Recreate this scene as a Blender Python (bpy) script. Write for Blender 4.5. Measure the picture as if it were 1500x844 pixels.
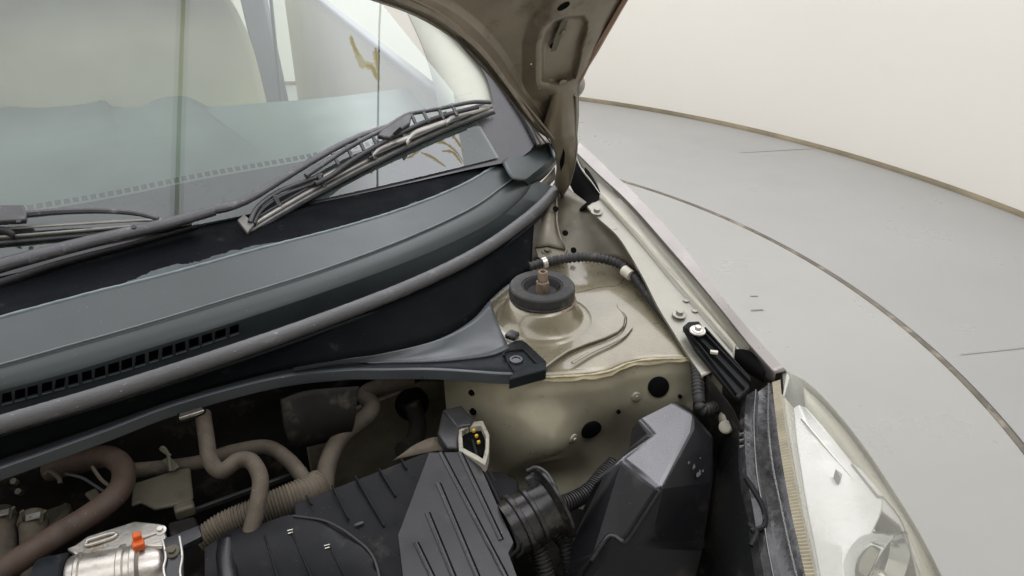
import bpy, bmesh, math, random
import numpy as np
from mathutils import Vector, Matrix
random.seed(7)
R = math.radians
sc = bpy.context.scene
for o in list(bpy.data.objects):
    bpy.data.objects.remove(o)

# ---------------------------------------------------------------- camera
CAMH, FPX, PITCH, YAW = 1.60, 1150.0, R(29.0), R(28.0)
cam_d = bpy.data.cameras.new("camera")
cam = bpy.data.objects.new("camera", cam_d)
sc.collection.objects.link(cam)
cam.location = (0, 0, CAMH)
cam.rotation_euler = (math.pi/2 - PITCH, 0, -YAW)
cam_d.sensor_width = 36.0
cam_d.lens = 36.0*FPX/1500.0
cam_d.clip_start, cam_d.clip_end = 0.02, 100
sc.camera = cam

# ---------------------------------------------------------------- world, exposure
world = bpy.data.worlds.new("World")
sc.world = world
world.use_nodes = True
world.node_tree.nodes["Background"].inputs[0].default_value = (0.9, 0.95, 1, 1)
world.node_tree.nodes["Background"].inputs[1].default_value = 0.05
sc.view_settings.view_transform = 'Standard'
sc.view_settings.look = 'None'
sc.view_settings.exposure = 0.0
sc.view_settings.gamma = 1.0
sc.render.engine = 'CYCLES'
sc.cycles.use_denoising = True
sc.cycles.max_bounces = 8
sc.cycles.transparent_max_bounces = 12
sc.cycles.caustics_reflective = False
sc.cycles.caustics_refractive = False
sc.cycles.sample_clamp_indirect = 6

# light levels of the luminous ceiling (the studio's only light)
CEIL_L = 2.2
CEIL_BRIGHT = 4.6
LIGHT_Y0 = -0.3        # the luminous panels start above the car's nose
CEIL_COL = (0.95, 0.95, 1.0)

# ---------------------------------------------------------------- geometry helpers
_cy, _sy, _cp, _sp = math.cos(YAW), math.sin(YAW), math.cos(PITCH), math.sin(PITCH)
CAM = Vector((0, 0, CAMH))
def ray(px, py):
    x = (px-750)/FPX; y = (422-py)/FPX
    a = x; b = _cp + y*_sp; c = y*_cp - _sp
    return Vector((a*_cy + b*_sy, -a*_sy + b*_cy, c)).normalized()
def V(px, py, z):                       # the point of a sight line at height z
    r = ray(px, py); return CAM + r*((z-CAMH)/r.z)
def VY(px, py, y):
    r = ray(px, py); return CAM + r*(y/r.y)
def VX(px, py, x):
    r = ray(px, py); return CAM + r*(x/r.x)
def ON(px, py, o, n):
    r = ray(px, py); return CAM + r*((o-CAM).dot(n)/r.dot(n))
def px_of(p):
    d = p-CAM
    a = d.x*_cy - d.y*_sy; f = d.x*_sy + d.y*_cy; u = d.z
    fwd = f*_cp - u*_sp; up = f*_sp + u*_cp
    return 750+FPX*a/fwd, 422-FPX*up/fwd
def P3(l, z=None):
    out = []
    for q in l:
        if isinstance(q, Vector): out.append(q)
        elif len(q) == 3: out.append(V(*q))
        else: out.append(V(q[0], q[1], z))
    return out
def cat(pts, n):                        # Catmull-Rom through pts, n samples evenly by length
    pts = [Vector(p) for p in pts]
    if len(pts) == 2: return [pts[0].lerp(pts[1], i/(n-1)) for i in range(n)]
    Q = [pts[0]*2-pts[1]] + pts + [pts[-1]*2-pts[-2]]
    fine = []
    for i in range(1, len(Q)-2):
        p0, p1, p2, p3 = Q[i-1:i+3]
        for k in range(16):
            t = k/16
            fine.append(0.5*((2*p1)+(p2-p0)*t+(2*p0-5*p1+4*p2-p3)*t*t+(3*p1-p0-3*p2+p3)*t**3))
    fine.append(pts[-1])
    return even(fine, n)
def even(fine, n):
    d = [0]
    for a, b in zip(fine, fine[1:]): d.append(d[-1]+(b-a).length)
    out, j = [], 0
    for i in range(n):
        t = d[-1]*i/(n-1)
        while j < len(d)-2 and d[j+1] < t: j += 1
        s = (t-d[j])/max(1e-9, d[j+1]-d[j])
        out.append(fine[j].lerp(fine[j+1], min(1, max(0, s))))
    return out

ROOT = {}
def obj(name, bm, mat, parent=None, label=None, bevel=0, smooth=0.6, seg=2, solid=0, kind=None, off=-1, subsurf=0):
    bmesh.ops.recalc_face_normals(bm, faces=bm.faces)
    me = bpy.data.meshes.new(name)
    bm.to_mesh(me); bm.free()
    for p in me.polygons: p.use_smooth = True
    me.set_sharp_from_angle(angle=smooth)
    me.materials.append(mat)
    o = bpy.data.objects.new(name, me)
    sc.collection.objects.link(o)
    if parent is not None:
        o.parent = parent
        if parent.type == 'EMPTY': o.location = -parent.location
    if label: o['label'] = label
    if kind: o['kind'] = kind
    if subsurf:
        m = o.modifiers.new("s", 'SUBSURF'); m.levels = m.render_levels = subsurf
    if solid:
        m = o.modifiers.new("t", 'SOLIDIFY'); m.thickness = solid; m.offset = off
    if bevel:
        m = o.modifiers.new("b", 'BEVEL'); m.width = bevel; m.segments = seg; m.limit_method = 'ANGLE'; m.angle_limit = 0.5
    return o
def cut(o, bms):                        # real holes: subtract closed shapes from a mesh
    for bm in bms:
        bmesh.ops.recalc_face_normals(bm, faces=bm.faces)
        me = bpy.data.meshes.new("cut"); bm.to_mesh(me); bm.free()
        c = bpy.data.objects.new("cut", me); sc.collection.objects.link(c)
        if o.parent is not None and o.parent.type == 'EMPTY':
            pass
        c.location = (0, 0, 0)
        m = o.modifiers.new("c", 'BOOLEAN'); m.object = c; m.operation = 'DIFFERENCE'; m.solver = 'EXACT'
    bpy.context.view_layer.update()
    dg = bpy.context.evaluated_depsgraph_get()
    new = bpy.data.meshes.new_from_object(o.evaluated_get(dg))
    cs = [m.object for m in o.modifiers if m.type == 'BOOLEAN']
    o.modifiers.clear()
    old = o.data; o.data = new; bpy.data.meshes.remove(old)
    for c in cs: bpy.data.objects.remove(c)
    new.set_sharp_from_angle(angle=0.6)

def bm_join(bms):
    out = bmesh.new()
    for b in bms:
        me = bpy.data.meshes.new("j"); b.to_mesh(me); b.free(); out.from_mesh(me); bpy.data.meshes.remove(me)
    return out
def frame(t, up=Vector((0, 0, 1))):
    t = t.normalized()
    if abs(t.dot(up)) > 0.97: up = Vector((0, 1, 0))
    s = t.cross(up).normalized(); return s, s.cross(t).normalized()
def tube(pts, r, n=40, seg=12, ribs=0, amp=0.0, flat=1.0, caps=True, rough=0.0, raw=False):
    c = [Vector(p) for p in pts] if raw else cat(pts, n)
    n = len(c)
    bm = bmesh.new(); rings = []
    s0 = None
    L = [0]
    for a, b in zip(c, c[1:]): L.append(L[-1]+(b-a).length)
    for i, p in enumerate(c):
        t = (c[min(n-1, i+1)]-c[max(0, i-1)])
        if t.length < 1e-9: t = Vector((1, 0, 0))
        t.normalize()
        if s0 is None: s, u = frame(t)
        else:
            s = (s0 - t*s0.dot(t)).normalized(); u = s.cross(t)
        s0 = s
        f = i/(n-1)
        rr = r(f) if callable(r) else r
        if ribs: rr += amp*(1 if (int(f*ribs*2) % 2 == 0) else -1)
        ring = []
        for k in range(seg):
            a = 2*math.pi*k/seg
            q = rr*(1+rough*random.uniform(-1, 1))
            ring.append(bm.verts.new(p + s*math.cos(a)*q + u*math.sin(a)*q*flat))
        rings.append(ring)
    for A, B in zip(rings, rings[1:]):
        for k in range(seg): bm.faces.new((A[k], A[(k+1) % seg], B[(k+1) % seg], B[k]))
    if caps:
        bm.faces.new(rings[0]); bm.faces.new(rings[-1][::-1])
    return bm
def loft(rows, n=40, m=1, raw=False):   # rows of points -> sheet, m subdivisions between rows
    rr = [r if raw else cat(r, n) for r in rows]
    if m > 1:
        cols = [cat([row[i] for row in rr], (len(rr)-1)*m+1) for i in range(len(rr[0]))]
        rr = [[c[j] for c in cols] for j in range((len(rows)-1)*m+1)]
    bm = bmesh.new()
    vs = [[bm.verts.new(p) for p in row] for row in rr]
    for A, B in zip(vs, vs[1:]):
        for i in range(len(A)-1): bm.faces.new((A[i], A[i+1], B[i+1], B[i]))
    return bm
def prism(pts, vec):
    bm = bmesh.new()
    pts = [Vector(p) for p in pts]; vec = Vector(vec)
    a = [bm.verts.new(p) for p in pts]; b = [bm.verts.new(p+vec) for p in pts]
    bm.faces.new(a); bm.faces.new(b[::-1])
    for i in range(len(a)):
        j = (i+1) % len(a); bm.faces.new((a[i], b[i], b[j], a[j]))
    return bm
def box(c, size, rot=None):
    bm = bmesh.new(); bmesh.ops.create_cube(bm, size=1)
    Mx = Matrix.Translation(c) @ (rot.to_4x4() if rot else Matrix()) @ Matrix.Diagonal((*size, 1))
    bmesh.ops.transform(bm, matrix=Mx, verts=bm.verts); return bm
def bar(a, b, w, h, up=Vector((0, 0, 1))):
    a, b = Vector(a), Vector(b); t = b-a; s, u = frame(t, up)
    return prism([a-s*w/2-u*h/2, a+s*w/2-u*h/2, a+s*w/2+u*h/2, a-s*w/2+u*h/2], t)
def axes(ax):
    ax = Vector(ax).normalized(); s, u = frame(ax, Vector((0, 1, 0)) if abs(ax.z) > .9 else Vector((0, 0, 1)))
    return s, u, ax
def lathe(prof, c, ax=(0, 0, 1), seg=40, wob=0):      # prof: (radius, height)
    s, u, ax = axes(ax); c = Vector(c); bm = bmesh.new(); rings = []
    for r_, h_ in prof:
        if r_ < 1e-6: rings.append([bm.verts.new(c+ax*h_)]); continue
        rings.append([bm.verts.new(c+ax*(h_+wob*random.uniform(-1, 1))+s*math.cos(2*math.pi*k/seg)*r_+u*math.sin(2*math.pi*k/seg)*r_) for k in range(seg)])
    for A, B in zip(rings, rings[1:]):
        for k in range(seg):
            k2 = (k+1) % seg
            if len(A) == 1 and len(B) == 1: continue
            if len(A) == 1: bm.faces.new((A[0], B[k], B[k2]))
            elif len(B) == 1: bm.faces.new((A[k], A[k2], B[0]))
            else: bm.faces.new((A[k], A[k2], B[k2], B[k]))
    return bm
def cyl(c, r, h, ax=(0, 0, 1), seg=24):
    return lathe([(0, 0), (r, 0), (r, h), (0, h)], c, ax, seg)
def bolt(c, ax, r, mat, parent, washer=True, label=None, name='bolt'):
    prof = [(0, 0), (r*1.75, 0), (r*1.75, r*.22), (r*1.1, r*.42)] if washer else [(0, 0), (r*1.1, 0)]
    b = lathe(prof+[(0, r*.42)], c, ax, 24)
    s, u, a = axes(ax); c = Vector(c)
    h = prism([c+a*r*.4+s*math.cos(k*math.pi/3+.3)*r+u*math.sin(k*math.pi/3+.3)*r for k in range(6)], a*r*.85)
    return obj(name, bm_join([b, h]), mat, parent, label, bevel=r*.12)
def ellipsoid(c, s, rot=None, seg=24):
    bm = bmesh.new(); bmesh.ops.create_uvsphere(bm, u_segments=seg, v_segments=seg//2, radius=1)
    Mx = Matrix.Translation(c) @ (rot.to_4x4() if rot else Matrix()) @ Matrix.Diagonal((*s, 1))
    bmesh.ops.transform(bm, matrix=Mx, verts=bm.verts); return bm

# ---------------------------------------------------------------- materials
def mat(name, col, rough=0.5, metal=0.0, var=0.2, vs=9.0, col2=None, amt=0.0, cs=14.0, csharp=0.12, speck=0.0, speckcol=(.5, .46, .38),
        bump=0.0, bs=300.0, spec=0.5, coat=0.0, up=None, upamt=0.0, rvar=0.12, alpha=None, stretch=None, coatr=.05):
    m = bpy.data.materials.new(name); m.use_nodes = True
    nt = m.node_tree; N = nt.nodes; Lk = nt.links
    b = N["Principled BSDF"]
    tc = N.new("ShaderNodeTexCoord"); src = tc.outputs['Object']
    if stretch:
        mp = N.new("ShaderNodeMapping"); mp.inputs['Scale'].default_value = stretch; Lk.new(src, mp.inputs[0]); src = mp.outputs[0]
    def noise(scale, detail=5, r=.6):
        n = N.new("ShaderNodeTexNoise"); n.inputs['Scale'].default_value = scale; n.inputs['Detail'].default_value = detail
        n.inputs['Roughness'].default_value = r; Lk.new(src, n.inputs['Vector']); return n.outputs['Fac']
    def ramp(f, a, c, va=0, vb=1):
        r_ = N.new("ShaderNodeMapRange"); r_.inputs[1].default_value = a; r_.inputs[2].default_value = c
        r_.inputs[3].default_value = va; r_.inputs[4].default_value = vb; Lk.new(f, r_.inputs[0]); return r_.outputs[0]
    def mix(f, a, c):
        x = N.new("ShaderNodeMix"); x.data_type = 'RGBA'
        if f is not None: Lk.new(f, x.inputs[0])
        for s_, v in ((x.inputs[6], a), (x.inputs[7], c)):
            if isinstance(v, tuple): s_.default_value = (*v[:3], 1)
            else: Lk.new(v, s_)
        return x.outputs[2]
    big = noise(vs)
    c1 = tuple(v*(1-var) for v in col); c2 = tuple(min(1, v*(1+var)) for v in col)
    c = mix(ramp(big, .3, .7), c1, c2)
    if col2 and amt > 0:
        f = noise(cs, 8, .65); th = 0.66-0.32*amt
        c = mix(ramp(f, th, th+csharp), c, col2)
    if up:
        g = N.new("ShaderNodeNewGeometry"); sx = N.new("ShaderNodeSeparateXYZ"); Lk.new(g.outputs['Normal'], sx.inputs[0])
        f = ramp(sx.outputs[2], .2, .95)
        f2 = ramp(noise(23, 7, .7), .35, .7, 0.25, 1)
        mu = N.new("ShaderNodeMath"); mu.operation = 'MULTIPLY'; Lk.new(f, mu.inputs[0]); Lk.new(f2, mu.inputs[1])
        mv = N.new("ShaderNodeMath"); mv.operation = 'MULTIPLY'; Lk.new(mu.outputs[0], mv.inputs[0]); mv.inputs[1].default_value = upamt
        c = mix(mv.outputs[0], c, up)
    if speck > 0:
        f = noise(420, 2, .5)
        c = mix(ramp(f, .765-.1*speck, .785-.1*speck+.02), c, speckcol)
    Lk.new(c, b.inputs['Base Color'])
    Lk.new(ramp(noise(vs*2.3), .3, .7, max(.03, rough-rvar), min(1, rough+rvar)), b.inputs['Roughness'])
    b.inputs['Metallic'].default_value = metal
    b.inputs['Specular IOR Level'].default_value = spec
    b.inputs['Coat Weight'].default_value = coat
    b.inputs['Coat Roughness'].default_value = coatr
    if bump > 0:
        bn = N.new("ShaderNodeBump"); bn.inputs['Strength'].default_value = bump; bn.inputs['Distance'].default_value = .002
        Lk.new(noise(bs, 3, .5), bn.inputs['Height']); Lk.new(bn.outputs[0], b.inputs['Normal'])
    return m

DUST = (.34, .29, .21)
M = {}
M['wall'] = mat('studio_white', (.775, .75, .675), .75, var=.02, vs=.8, col2=(.73, .70, .62), amt=.12, cs=1.6, csharp=.3, bump=.05, bs=30)
M['floor'] = mat('floor_grey', (.342, .338, .322), .36, var=.05, vs=.7, col2=(.27, .27, .26), amt=.25, cs=1.1, csharp=.4, spec=.35)
M['turn'] = mat('turntable_paint', (.365, .36, .333), .34, var=.05, vs=.9, col2=(.29, .285, .265), amt=.2, cs=1.7, csharp=.4, spec=.35)
M['scuff'] = mat('scuff', (.2, .2, .18), .6)
M['edge'] = mat('seam_edging', (.13, .115, .09), .55, var=.35, vs=6, col2=(.30, .26, .20), amt=.45, cs=9)
M['edge2'] = mat('seam_gap', (.06, .05, .045), .6)
M['skirt'] = mat('wall_base', (.20, .168, .108), .8, var=.35, vs=3, col2=(.13, .105, .07), amt=.45, cs=5, csharp=.3)
M['paint'] = mat('car_paint', (.38, .35, .25), .34, metal=.28, var=.08, vs=14, col2=(.29, .25, .17), amt=.22, cs=16, csharp=.25, speck=.25, bump=.03, bs=700, coat=.6, rvar=.08, coatr=.1)  # front face copy, lightened to make up for the weak light there
M['paint_top'] = mat('dusty_shaded_tower_paint', (.215, .19, .125), .30, metal=.3, var=.1, vs=14, col2=(.135, .112, .075), amt=.36, cs=13, csharp=.3, speck=.3, speckcol=(.33, .29, .2), bump=.03, bs=700, coat=.8, rvar=.08, coatr=.08)  # dusty, and the base darkened to put shade on the tower top
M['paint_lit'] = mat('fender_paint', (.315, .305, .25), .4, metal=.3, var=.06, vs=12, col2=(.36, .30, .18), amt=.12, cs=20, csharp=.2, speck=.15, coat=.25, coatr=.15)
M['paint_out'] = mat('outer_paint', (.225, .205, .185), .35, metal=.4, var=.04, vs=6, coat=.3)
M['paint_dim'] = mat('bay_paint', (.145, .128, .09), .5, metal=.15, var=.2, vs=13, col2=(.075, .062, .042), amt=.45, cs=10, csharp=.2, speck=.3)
M['bonnet'] = mat('bonnet_underside', (.26, .222, .165), .4, metal=.4, var=.2, vs=9, col2=(.10, .072, .045), amt=.36, cs=15, csharp=.2, speck=.35, speckcol=(.5, .45, .35), coat=.3, coatr=.2)
M['crevice'] = mat('crevice_dirt', (.045, .036, .024), .8)
M['rust'] = mat('brown_hem', (.26, .16, .10), .5, var=.25, vs=20, col2=(.30, .27, .22), amt=.3, cs=25)
M['seal'] = mat('sealant', (.40, .35, .215), .5, var=.25, vs=25)
M['cowl'] = mat('faded_plastic', (.020, .028, .0265), .34, var=.08, vs=7, rvar=.03, col2=(.04, .05, .047), amt=.08, cs=13, csharp=.4, bump=.15, bs=900, speck=.12, spec=.45)
M['cowlline'] = mat('faded_edge', (.14, .17, .17), .55, var=.25, vs=30)
M['black'] = mat('black_plastic', (.010, .013, .015), .6, var=.2, vs=10, col2=(.045, .045, .042), amt=.12, cs=26, bump=.08, bs=600, speck=.25, speckcol=(.2, .19, .17), spec=.2)
M['trough'] = mat('trough_black', (.005, .006, .007), .6, var=.2, vs=10, col2=(.03, .03, .028), amt=.1, cs=26, speck=.25, speckcol=(.12, .115, .1), spec=.03)
M['face'] = mat('dark_grille', (.028, .035, .036), .5, var=.15, speck=.15)
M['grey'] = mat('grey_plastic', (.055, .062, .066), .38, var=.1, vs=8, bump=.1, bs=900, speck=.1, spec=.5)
M['satin'] = mat('satin_black', (.012, .0125, .013), .36, var=.25, vs=10, col2=(.035, .033, .03), amt=.15, cs=18, bump=.06, bs=800, speck=.2, speckcol=(.25, .23, .2), spec=.11)
M['satin2'] = mat('satin_black_dust_sheen', (.024, .024, .0245), .42, var=.2, vs=10, col2=(.048, .045, .04), amt=.25, cs=14, bump=.06, bs=800, speck=.25, speckcol=(.25, .23, .2))
M['gloss'] = mat('gloss_black', (.012, .012, .014), .2, var=.3, vs=9, col2=(.05, .048, .045), amt=.2, cs=20, speck=.15, speckcol=(.35, .33, .3), bump=.04, bs=500, rvar=.08)
M['pipe'] = mat('dusty_gloss_rubber', (.016, .015, .014), .28, var=.3, vs=12, col2=(.11, .092, .065), amt=.34, cs=16, csharp=.25, speck=.2, bump=.06, bs=200)
M['ribgloss'] = mat('rib_highlight', (.045, .045, .045), .25, var=.2, vs=20)  # paler than the box, so the rib's highlight is in its colour
M['boxblack'] = mat('moulded_black', (.010, .010, .0115), .36, var=.3, vs=9, col2=(.035, .032, .028), amt=.25, cs=20, speck=.15, speckcol=(.3, .28, .25), bump=.06, bs=600, rvar=.06, spec=.4)
M['lid'] = mat('battery_lid', (.03, .03, .035), .27, var=.2, vs=14, speck=.15, spec=1.0, coat=.35, coatr=.25, rvar=.04, bump=.03, bs=700)
M['rubber'] = mat('rubber', (.028, .027, .026), .62, var=.2, vs=15, col2=(.08, .072, .06), amt=.3, cs=30, speck=.2, bump=.1, bs=500)
M['strip'] = mat('weatherstrip', (.085, .085, .085), .5, var=.2, vs=16, col2=(.20, .197, .19), amt=.24, cs=40, csharp=.14, speck=.4, speckcol=(.5, .49, .46), bump=.35, bs=420, stretch=(.35, 1, 1))
M['wiper'] = mat('wiper_black', (.05, .05, .052), .42, var=.25, vs=20, col2=(.15, .145, .135), amt=.25, cs=35, speck=.35, speckcol=(.55, .54, .5))
M['wiperdark'] = mat('wiper_dark', (.018, .018, .019), .5, var=.3, vs=20, speck=.3, speckcol=(.4, .38, .35))
M['steelstrip'] = mat('blade_strip', (.30, .285, .255), .42, metal=.5, var=.35, vs=30, col2=(.12, .11, .09), amt=.3, cs=60, stretch=(.3, .3, 1))
M['rubberlit'] = mat('worn_rubber', (.16, .155, .14), .55, var=.3, vs=25)
M['scuffed'] = mat('pale_scuff', (.075, .075, .08), .5, var=.4, vs=60)
M['hose'] = mat('dusty_hose', (.055, .044, .031), .8, var=.35, vs=22, col2=(.03, .026, .021), amt=.35, cs=34, up=(.14, .112, .075), upamt=.6, speck=.3, bump=.1, bs=300)
M['hosered'] = mat('red_brown_hose', (.045, .026, .017), .75, var=.35, vs=16, up=(.105, .075, .05), upamt=.55, speck=.2, col2=(.05, .035, .03), amt=.3, cs=20)
M['dirt'] = mat('dusty_duct', (.085, .068, .047), .9, var=.4, vs=30, up=(.20, .165, .115), upamt=.6, col2=(.05, .045, .04), amt=.4, cs=60)
M['olive'] = mat('olive_plate', (.10, .09, .062), .6, metal=.3, var=.25, vs=14, col2=(.07, .06, .04), amt=.35, cs=14)
M['alu'] = mat('cast_aluminium', (.55, .52, .46), .36, metal=.85, var=.12, vs=20, col2=(.34, .29, .21), amt=.3, cs=25, bump=.15, bs=260)
M['zinc'] = mat('zinc', (.62, .60, .54), .35, metal=.7, var=.15, vs=40, col2=(.4, .36, .28), amt=.25, cs=60)
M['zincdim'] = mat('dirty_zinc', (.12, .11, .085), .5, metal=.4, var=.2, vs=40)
M['rusty'] = mat('rusty_steel', (.26, .2, .14), .65, metal=.4, var=.3, vs=60, col2=(.14, .085, .05), amt=.45, cs=70, bump=.3, bs=300)
M['orange'] = mat('orange_cap', (.62, .11, .015), .4, var=.12, vs=40)
M['cream'] = mat('cream_plastic', (.58, .55, .45), .5, var=.12, vs=40, col2=(.35, .31, .22), amt=.25, cs=60)
M['creamdull'] = mat('dusty_cream', (.36, .34, .27), .5, var=.2, vs=40, col2=(.16, .14, .1), amt=.35, cs=60)
M['yellow'] = mat('yellow_plastic', (.75, .5, .05), .4)
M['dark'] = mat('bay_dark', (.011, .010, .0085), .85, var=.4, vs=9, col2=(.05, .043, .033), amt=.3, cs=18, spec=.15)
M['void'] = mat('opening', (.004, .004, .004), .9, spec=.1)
M['beige'] = mat('beige_upholstery', (.60, .55, .38), .85, var=.06, vs=6)
M['headlining'] = mat('headlining', (.62, .62, .56), .9, var=.03, vs=3)
M['dash'] = mat('dashboard', (.21, .25, .225), .6, var=.06, vs=7)
M['trim'] = mat('light_pillar_trim', (.42, .43, .36), .7, var=.05)
M['belt'] = mat('pillar_trim', (.30, .29, .31), .7, var=.05)
M['frit'] = mat('black_ceramic', (.022, .02, .022), .3, var=.1, vs=5, spec=.6)
M['silver'] = mat('reflector_silver', (.84, .84, .835), .25, metal=.1, var=.03, vs=9, rvar=.06)
M['bowl'] = mat('lamp_bowl', (.75, .77, .76), .12, metal=.9, var=.05)
M['bowldark'] = mat('lamp_bowl_dark', (.22, .24, .25), .25, metal=.6)
M['amberrib'] = mat('yellowed_rim', (.27, .235, .15), .35, var=.2, vs=30, spec=.6)
M['clearrim'] = mat('scratched_clear_plastic', (.035, .035, .035), .22, var=.5, vs=35, col2=(.16, .155, .14), amt=.22, cs=38, csharp=.25, spec=.8, bump=.2, bs=120)
M['lenslip'] = mat('hazed_lens_edge', (.66, .64, .52), .3, var=.08, vs=10)
M['chip'] = mat('white_print', (.4, .42, .4), .6)

def glass_mat(name, tint, haze=0.0, hazecol=(.7, .7, .6), ior=1.5, rough=0.02, fres=1.0):
    m = bpy.data.materials.new(name); m.use_nodes = True
    nt = m.node_tree; N = nt.nodes; L = nt.links
    for n in list(N):
        if n.type != 'OUTPUT_MATERIAL': N.remove(n)
    out = [n for n in N if n.type == 'OUTPUT_MATERIAL'][0]
    tr = N.new("ShaderNodeBsdfTransparent"); tr.inputs[0].default_value = (*tint, 1)
    gl = N.new("ShaderNodeBsdfGlossy"); gl.inputs['Roughness'].default_value = rough
    fr = N.new("ShaderNodeFresnel"); fr.inputs[0].default_value = ior
    base = tr
    if haze > 0:
        df = N.new("ShaderNodeBsdfDiffuse"); df.inputs[0].default_value = (*hazecol, 1)
        tc = N.new("ShaderNodeTexCoord"); nz = N.new("ShaderNodeTexNoise"); nz.inputs['Scale'].default_value = 7; nz.inputs['Detail'].default_value = 6
        L.new(tc.outputs['Object'], nz.inputs['Vector'])
        mr = N.new("ShaderNodeMapRange"); mr.inputs[1].default_value = .3; mr.inputs[2].default_value = .7
        mr.inputs[3].default_value = haze*.7; mr.inputs[4].default_value = haze*1.3; L.new(nz.outputs['Fac'], mr.inputs[0])
        mx = N.new("ShaderNodeMixShader"); L.new(mr.outputs[0], mx.inputs[0]); L.new(tr.outputs[0], mx.inputs[1]); L.new(df.outputs[0], mx.inputs[2]); base = mx
    m2 = N.new("ShaderNodeMixShader"); L.new(fr.outputs[0], m2.inputs[0]); L.new(base.outputs[0], m2.inputs[1]); L.new(gl.outputs[0], m2.inputs[2])
    L.new(m2.outputs[0], out.inputs[0])
    return m
M['glass'] = glass_mat('windscreen_glass', (.72, .80, .74), haze=.06, hazecol=(.52, .66, .58), ior=1.8, rough=0.0)
M['lens'] = glass_mat('yellowed_lens', (.97, .97, .94), haze=.20, hazecol=(.80, .79, .68), ior=1.3, rough=.12)
M['clear'] = glass_mat('clear_plastic', (.75, .75, .74), haze=.18, hazecol=(.4, .4, .38), ior=1.5, rough=.08)

def emit_mat(name, strength, col=None, ramp=None):
    m = bpy.data.materials.new(name); m.use_nodes = True
    nt = m.node_tree; N = nt.nodes; L = nt.links
    for n in list(N):
        if n.type != 'OUTPUT_MATERIAL': N.remove(n)
    out = [n for n in N if n.type == 'OUTPUT_MATERIAL'][0]
    e = N.new("ShaderNodeEmission"); e.inputs[1].default_value = strength; e.inputs[0].default_value = (*(col or CEIL_COL), 1)
    if ramp:                            # uneven backlight inside one lamp panel, brighter towards its right tube
        tc = N.new("ShaderNodeTexCoord"); sx = N.new("ShaderNodeSeparateXYZ"); L.new(tc.outputs['Object'], sx.inputs[0])
        mr = N.new("ShaderNodeMapRange"); mr.interpolation_type = 'SMOOTHSTEP'
        for k, v in enumerate(ramp): mr.inputs[1+k].default_value = v
        L.new(sx.outputs[0], mr.inputs[0]); L.new(mr.outputs[0], e.inputs[1])
    L.new(e.outputs[0], out.inputs[0])
    return m

# ================================================================= THE STUDIO
TC = Vector((-0.145, 2.344, 0)); RC = Vector((-0.45, 2.256, 0)); R_TURN, R_WALL, H_CEIL = 2.80, 4.427, 2.8
def ringpts(r, z, n=160):
    return [TC+Vector((math.cos(2*math.pi*k/n)*r, math.sin(2*math.pi*k/n)*r, z)) for k in range(n)]
def annulus(prof, n=160, c=None):
    return lathe(prof, c or TC, (0, 0, 1), n)
fl = obj('floor', annulus([(R_TURN+.018, -.03), (R_TURN+.018, 0), (R_WALL+.9, 0)], 200), M['floor'], kind='structure')
tt = obj('turntable', annulus([(0, .002), (R_TURN-.012, .002), (R_TURN-.012, -.03)], 200), M['turn'], kind='structure')
obj('edge_strip', annulus([(R_TURN-.014, .001), (R_TURN-.012, .005), (R_TURN+.006, .006), (R_TURN+.007, -.02)], 200), M['edge'], tt)
obj('seam_gap', annulus([(R_TURN+.002, -.008), (R_TURN+.019, -.008)], 200), M['edge2'], fl)
wl = obj('wall', annulus([(R_WALL, .0), (R_WALL, H_CEIL+.06)], 200, RC), M['wall'], kind='structure')
obj('skirting', annulus([(R_WALL-.016, .001), (R_WALL-.014, .010), (R_WALL-.008, .020), (R_WALL-.001, .026)], 400, RC), M['skirt'], wl)
# floor panel joints and scuffs
def floorline(a, b, w, z, m, name, par):
    p, q = V(*a, 0), V(*b, 0); d = (q-p).normalized(); s = Vector((-d.y, d.x, 0))*w/2; u = Vector((0, 0, z))
    bm = bmesh.new(); bm.faces.new([bm.verts.new(v+u) for v in (p-s, q-s, q+s, p+s)]); return obj(name, bm, m, par)
M['joint'] = mat('joint', (.30, .295, .28), .5)
floorline((1407, 520), (1540, 506), .006, .002, M['joint'], 'panel_joint', fl)
floorline((1085, 224), (1192, 218), .007, .002, M['joint'], 'panel_joint', fl)
for a, b, w in (((1099, 435), (1110, 435), .008), ((1100, 456), (1118, 455), .009)):
    floorline(a, b, w, .004, M['scuff'], 'scuff_mark', tt)
# ================================================================= THE CAR
car = bpy.data.objects.new('car', None); sc.collection.objects.link(car)
car.location = TC
car['label'] = 'champagne beige hatchback on a turntable, bonnet raised over its dusty engine bay'
car['category'] = 'car'
def part(name, bm, m, label=None, **k): return obj(name, bm, M[m], car, label, **k)
def sub(parent, name, bm, m, label=None, **k): return obj(name, bm, M[m], parent, label, **k)

# ---------------- windscreen
GA = R(28); GDIR = Vector((0, math.cos(GA), math.sin(GA)))
G0 = V(440, 240, 1.052); GN = Vector((0, -math.sin(GA), math.cos(GA)))
def G(px, py, lift=0.0):
    p = ON(px, py, G0+GN*lift, GN)
    for _ in range(12):
        p = ON(px, py, G0+GN*lift+Vector((0, .10*(p.x+.05)**2-.0142, 0)), GN)
    return p
def gsurf(X, s, lift=0):
    return Vector((X, G0.y+.10*(X+.05)**2-.0142, G0.z)) + GDIR*s + GN*lift
rows = [[gsurf(-.72+1.48*i/30-(s*.12 if i == 0 else 0)+(-.17*max(0, s))*(i/30), s) for i in range(31)] for s in np.linspace(-.10, .62, 14)]
ws = part('windscreen', loft(rows, raw=True), 'glass', smooth=1.5)
inner = [(-90, 322), (0, 318), (90, 303), (180, 287), (300, 262), (440, 237), (560, 213), (640, 194), (700, 172), (720, 158), (722, 148), (712, 112), (692, 83), (655, 42), (620, 8), (600, -20)]
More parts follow.
